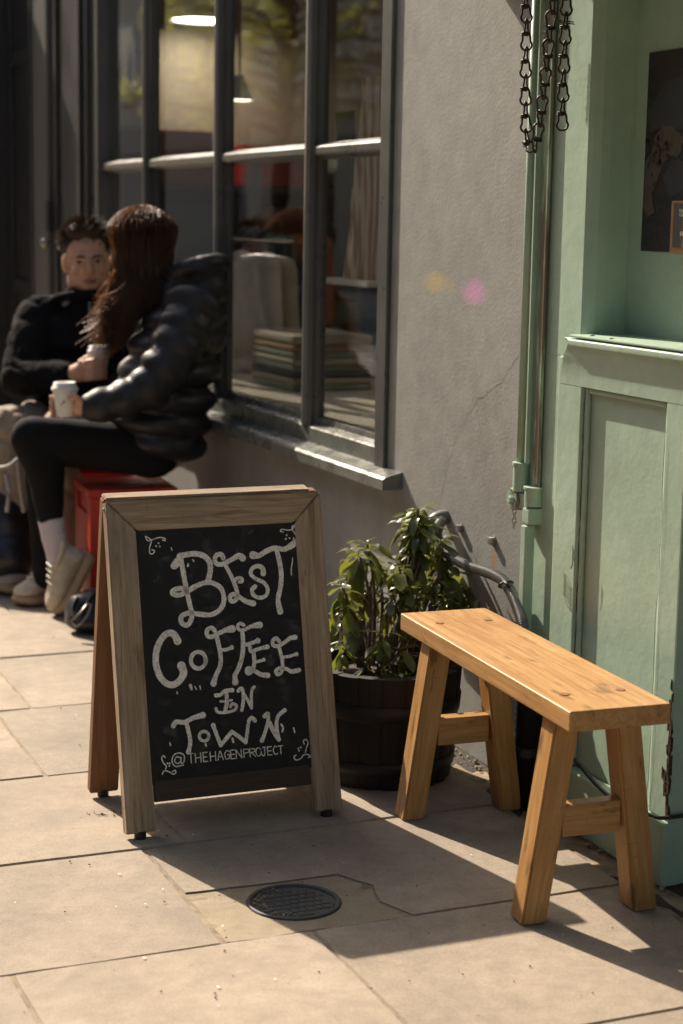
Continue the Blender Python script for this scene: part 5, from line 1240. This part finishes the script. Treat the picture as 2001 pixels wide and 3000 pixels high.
for s in (-1, 1):
    bm = bmesh.new(); ell(bm, hp(s * .031, .0685, .008), .013, .010, .006, HM); obj('eye', bm, EYEM, man, True)
    bm = bmesh.new(); tube(bm, spline([hp(s * .012, .0915, .024), hp(s * .032, .0905, .029), hp(s * .054, .076, .025)], 5), [.0018 + .0022 * math.sin(math.pi * k / 10) for k in range(11)], 8, True, hu); obj('eyebrow', bm, HAIRM, man, True)
bm = bmesh.new(); tube(bm, spline([hp(-.025, .084, -.060), hp(0, .095, -.056), hp(.025, .084, -.060)], 5), [.002 + .0035 * math.sin(math.pi * k / 10) for k in range(11)], 8, True, hu); tube(bm, spline([hp(-.02, .085, -.064), hp(0, .093, -.066), hp(.02, .085, -.064)], 5), [.002 + .003 * math.sin(math.pi * k / 10) for k in range(11)], 8, True, hu); obj('mouth', bm, LIPM, man, True)
bm = bmesh.new(); ell(bm, hp(0, -.030, .052), .083, .094, .088, HM); ell(bm, hp(0, -.05, .0), .080, .075, .07, HM); ell(bm, hp(0, .020, .108), .064, .050, .026, HM); ell(bm, hp(-.02, .01, .118), .05, .05, .024, HM)
melt('hair', bm, HAIRM, man, .007, 2, (.010, 45))
bm = bmesh.new(); rh = random.Random(8)
for k in range(800):
    th = rh.uniform(0, 2 * math.pi); ph = rh.uniform(.0, 1.0); c = math.sqrt(1 - ph * ph); x, y, z = math.cos(th) * c, math.sin(th) * c, ph
    if y > .30 and z < .70: continue
    p = hp(x * .083, -.022 + y * .098 + (.02 if z > .6 else 0), .046 + z * .088); d = (HM @ V(x, y + .35 * z, z)).normalized(); ln = .014 + .030 * max(0, z)
    cu = HM @ V(rh.uniform(-1, 1), rh.uniform(-1, 1), rh.uniform(-.5, .5))
    tube(bm, [p - d * .004, p + d * ln * .6 + cu * .004, p + d * ln + cu * .012], [.0026, .0022, .0008], 3, False)
tag(obj('hair_strands', bm, HAIRM, man, True), kind='stuff')
# jacket
bm = bmesh.new()
for (u, v, rx, ry) in ((235, 1205, 158, .16), (236, 1140, 160, .165), (238, 1075, 158, .165), (240, 1010, 155, .16), (242, 955, 142, .145), (246, 915, 108, .12)): ell(bm, Dm(u, v, 6.44), pxm(rx, 6.44), ry, .075, IM)
capsule(bm, Dm(130, 925, 6.43), Dm(360, 915, 6.46), .085, .085, 16); capsule(bm, Dm(248, 930, 6.42), Dm(250, 872, 6.40), .105, .078, 18)
capsule(bm, Dm(118, 940, 6.41), Dm(60, 1105, 6.28), .092, .080, 16); capsule(bm, Dm(60, 1105, 6.28), Dm(196, 1100, 6.15), .080, .050, 16)
capsule(bm, Dm(372, 930, 6.46), Dm(430, 1100, 6.40), .09, .075, 16); capsule(bm, Dm(430, 1100, 6.40), Dm(345, 1130, 6.2), .075, .05, 16)
jk = melt('zip_jacket', bm, FLEECE, man, .009, 3, (.014, 7, .006))
bm = bmesh.new(); tube(bm, [Dm(262, 885, 6.30), Dm(262, 945, 6.27), Dm(258, 1050, 6.265)], .004, 6); obj('zip', bm, STEEL, jk)
bm = bmesh.new(); tube(bm, [Dm(250 + 92 * math.cos(a), 872 - 8 * math.cos(a), 6.39) + _f * (.092 * math.sin(a)) for a in [2 * math.pi * k / 24 for k in range(24)]], .017, 8, False, UP, 1, True); obj('collar', bm, FLEECE, jk, True)
# trousers
bm = bmesh.new(); capsule(bm, jm['pel'] + V(0, 0, .0), jm['pel'] - V(0, 0, .03), .15, .15); capsule(bm, jm['hipL'], jm['knL'], .105, .088, 18); capsule(bm, jm['hipR'], jm['knR'], .105, .085, 18)
capsule(bm, jm['knL'], Dm(92, 1650, 6.155), .085, .060, 16); capsule(bm, jm['knR'], Dm(188, 1590, 6.22), .08, .055, 16)
melt('trousers', bm, KHAKI, man, .009, 3, (.010, 13, .010))
h2, t2 = G(118, 1722), G(-2, 1745); shoe(man, t2 + V(0, 0, .003), h2 + V(0, 0, .003), UP, SHOE2, SOLE, 1.2)

# ---------- paper cups
def cup(c, s, label):
    e = empty('coffee_cup', c - V(0, 0, .045 * s), label, 'cup')
    bm = bmesh.new(); lathe(bm, [(.027 * s, -.045 * s), (.0275 * s, -.044 * s), (.0385 * s, .038 * s), (.0400 * s, .042 * s), (.0385 * s, .045 * s)], c, 28); obj('cup_body', bm, WHITEP, e, True)
    ld_ = bmesh.new(); lathe(ld_, [(.0412 * s, .036 * s), (.0425 * s, .040 * s), (.0415 * s, .047 * s), (.037 * s, .049 * s), (.035 * s, .062 * s), (.033 * s, .064 * s), (.031 * s, .060 * s)], c, 28, capb=False); obj('lid', ld_, WHITEP, e, True)
    bm = bmesh.new(); q = c - _f * .0342 * s - V(0, 0, .002); ell(bm, q + _r * .002, .004, .001, .005, IM, 1); ell(bm, q - _r * .006 - V(0, 0, .008), .003, .001, .003, IM, 1); obj('printed_mark', bm, BLACKP, e)
cup(cupc - V(0, 0, .006), 1.0, 'white paper coffee cup with lid held low by the person with auburn hair')
cup(Dm(289, 1062, 6.085), .92, 'white paper coffee cup half hidden in the hand of the person in the zip jacket')

# ---------- red stools
def stool(cx, cy, rz, W, Dp, Hh, label):
    e = empty('red_stool', (cx, cy, 0), label, 'stool', 'red wooden stools'); M = Matrix.Translation((cx, cy, 0)) @ Matrix.Rotation(rz, 4, 'Z')
    def bb(nm, x0, x1, y0, y1, z0, z1):
        b = bmesh.new(); box(b, x0, x1, y0, y1, z0, z1, .004); return obj(nm, b, REDP, e, False, M)
    sw = Dp / 3
    for k in range(3): bb('top_board', -W / 2, W / 2, -Dp / 2 + k * sw + .003, -Dp / 2 + (k + 1) * sw - .003, Hh - .028, Hh)
    for s in (-1, 1):
        for t_ in (-1, 1): bb('leg', s * (W / 2 - .005) - (.045 if s > 0 else 0), s * (W / 2 - .005) + (.045 if s < 0 else 0), t_ * (Dp / 2 - .004) - (.05 if t_ > 0 else 0), t_ * (Dp / 2 - .004) + (.05 if t_ < 0 else 0), 0, Hh - .0285)
        bb('side_board', s * (W / 2 - .012) - .007, s * (W / 2 - .012) + .007, -Dp / 2 + .056, Dp / 2 - .056, .0, Hh - .088)
        bb('stretcher', s * (W / 2 - .045) - .01, s * (W / 2 - .02) + .01, -Dp / 2 + .055, Dp / 2 - .055, .12, .17)
        bb('apron', s * (W / 2 - .022) - .008, s * (W / 2 - .022) + .008, -Dp / 2 + .055, Dp / 2 - .055, Hh - .085, Hh - .029)
    for t_ in (-1, 1): bb('apron', -W / 2 + .051, W / 2 - .051, t_ * (Dp / 2 - .022) - .008, t_ * (Dp / 2 - .022) + .008, Hh - .085, Hh - .029)
a, b = G(268, 1436, .41), G(530, 1428, .41)
ctr = (a + b) / 2 + V(0, .14, 0); ang = math.atan2(b.y - a.y, b.x - a.x)
stool(ctr.x, ctr.y, ang, (b - a).length, .30, .41, 'red slatted wooden stool under the person in the puffer jacket')
c2 = D(230, 1300, 6.62); stool(c2.x, c2.y, ang, .36, .30, .37, 'red slatted wooden stool under the person in the zip jacket')

# ---------- bags
bp = D(18, 1690, 6.20); bp.z = 0; bpk = empty('backpack', bp, 'black backpack with grey straps standing on the pavement by the shoes', 'backpack')
bm = bmesh.new(); ell(bm, bp + V(-.02, .06, .17), .15, .11, .185, IM); ell(bm, bp + V(-.02, .06, .09), .155, .12, .10, IM); ell(bm, bp + V(0, -.03, .12), .10, .06, .09, IM); melt('bag_body', bm, BAGM, bpk, .012, 3, (.012, 12))
for pts in (((-10, 1372, 5.98), (25, 1366, 5.95), (52, 1345, 5.95)), ((52, 1345, 5.95), (58, 1420, 5.96), (70, 1500, 5.99)), ((18, 1390, 5.95), (26, 1440, 5.95), (20, 1500, 5.97))):
    bm = bmesh.new(); tube(bm, spline([D(u, v, d + .06) for u, v, d in pts], 5), .007, 8); obj('strap', bm, STRAP, bpk, True)
hb = G(262, 1858); hbk = empty('handbag', hb, 'black leather handbag with a steel buckle on the ground behind the chalkboard', 'handbag')
bm = bmesh.new(); ell(bm, hb + _r * .05 + V(0, .05, .065), .12, .075, .075, IM); ell(bm, hb + _r * .03 + V(0, .04, .04), .10, .08, .042, IM); melt('bag_body', bm, BAGM, hbk, .009, 3, (.008, 16))
bk_ = [D(222, 1836, 5.50), D(208, 1820, 5.50), D(232, 1800, 5.50), D(258, 1768, 5.51), D(268, 1772, 5.51), D(258, 1800, 5.50), D(236, 1828, 5.50)]
bm = bmesh.new(); tube(bm, bk_, .0042, 6, False, _f, 1, True); obj('buckle', bm, STEEL, hbk, True)
bm = bmesh.new(); tube(bm, spline([D(228, 1752, 5.55), D(212, 1790, 5.52), D(235, 1810, 5.50), D(262, 1760, 5.53), D(300, 1720, 5.6)], 6), .010, 8, True, UP, .5); obj('handle', bm, BAGM, hbk, True)
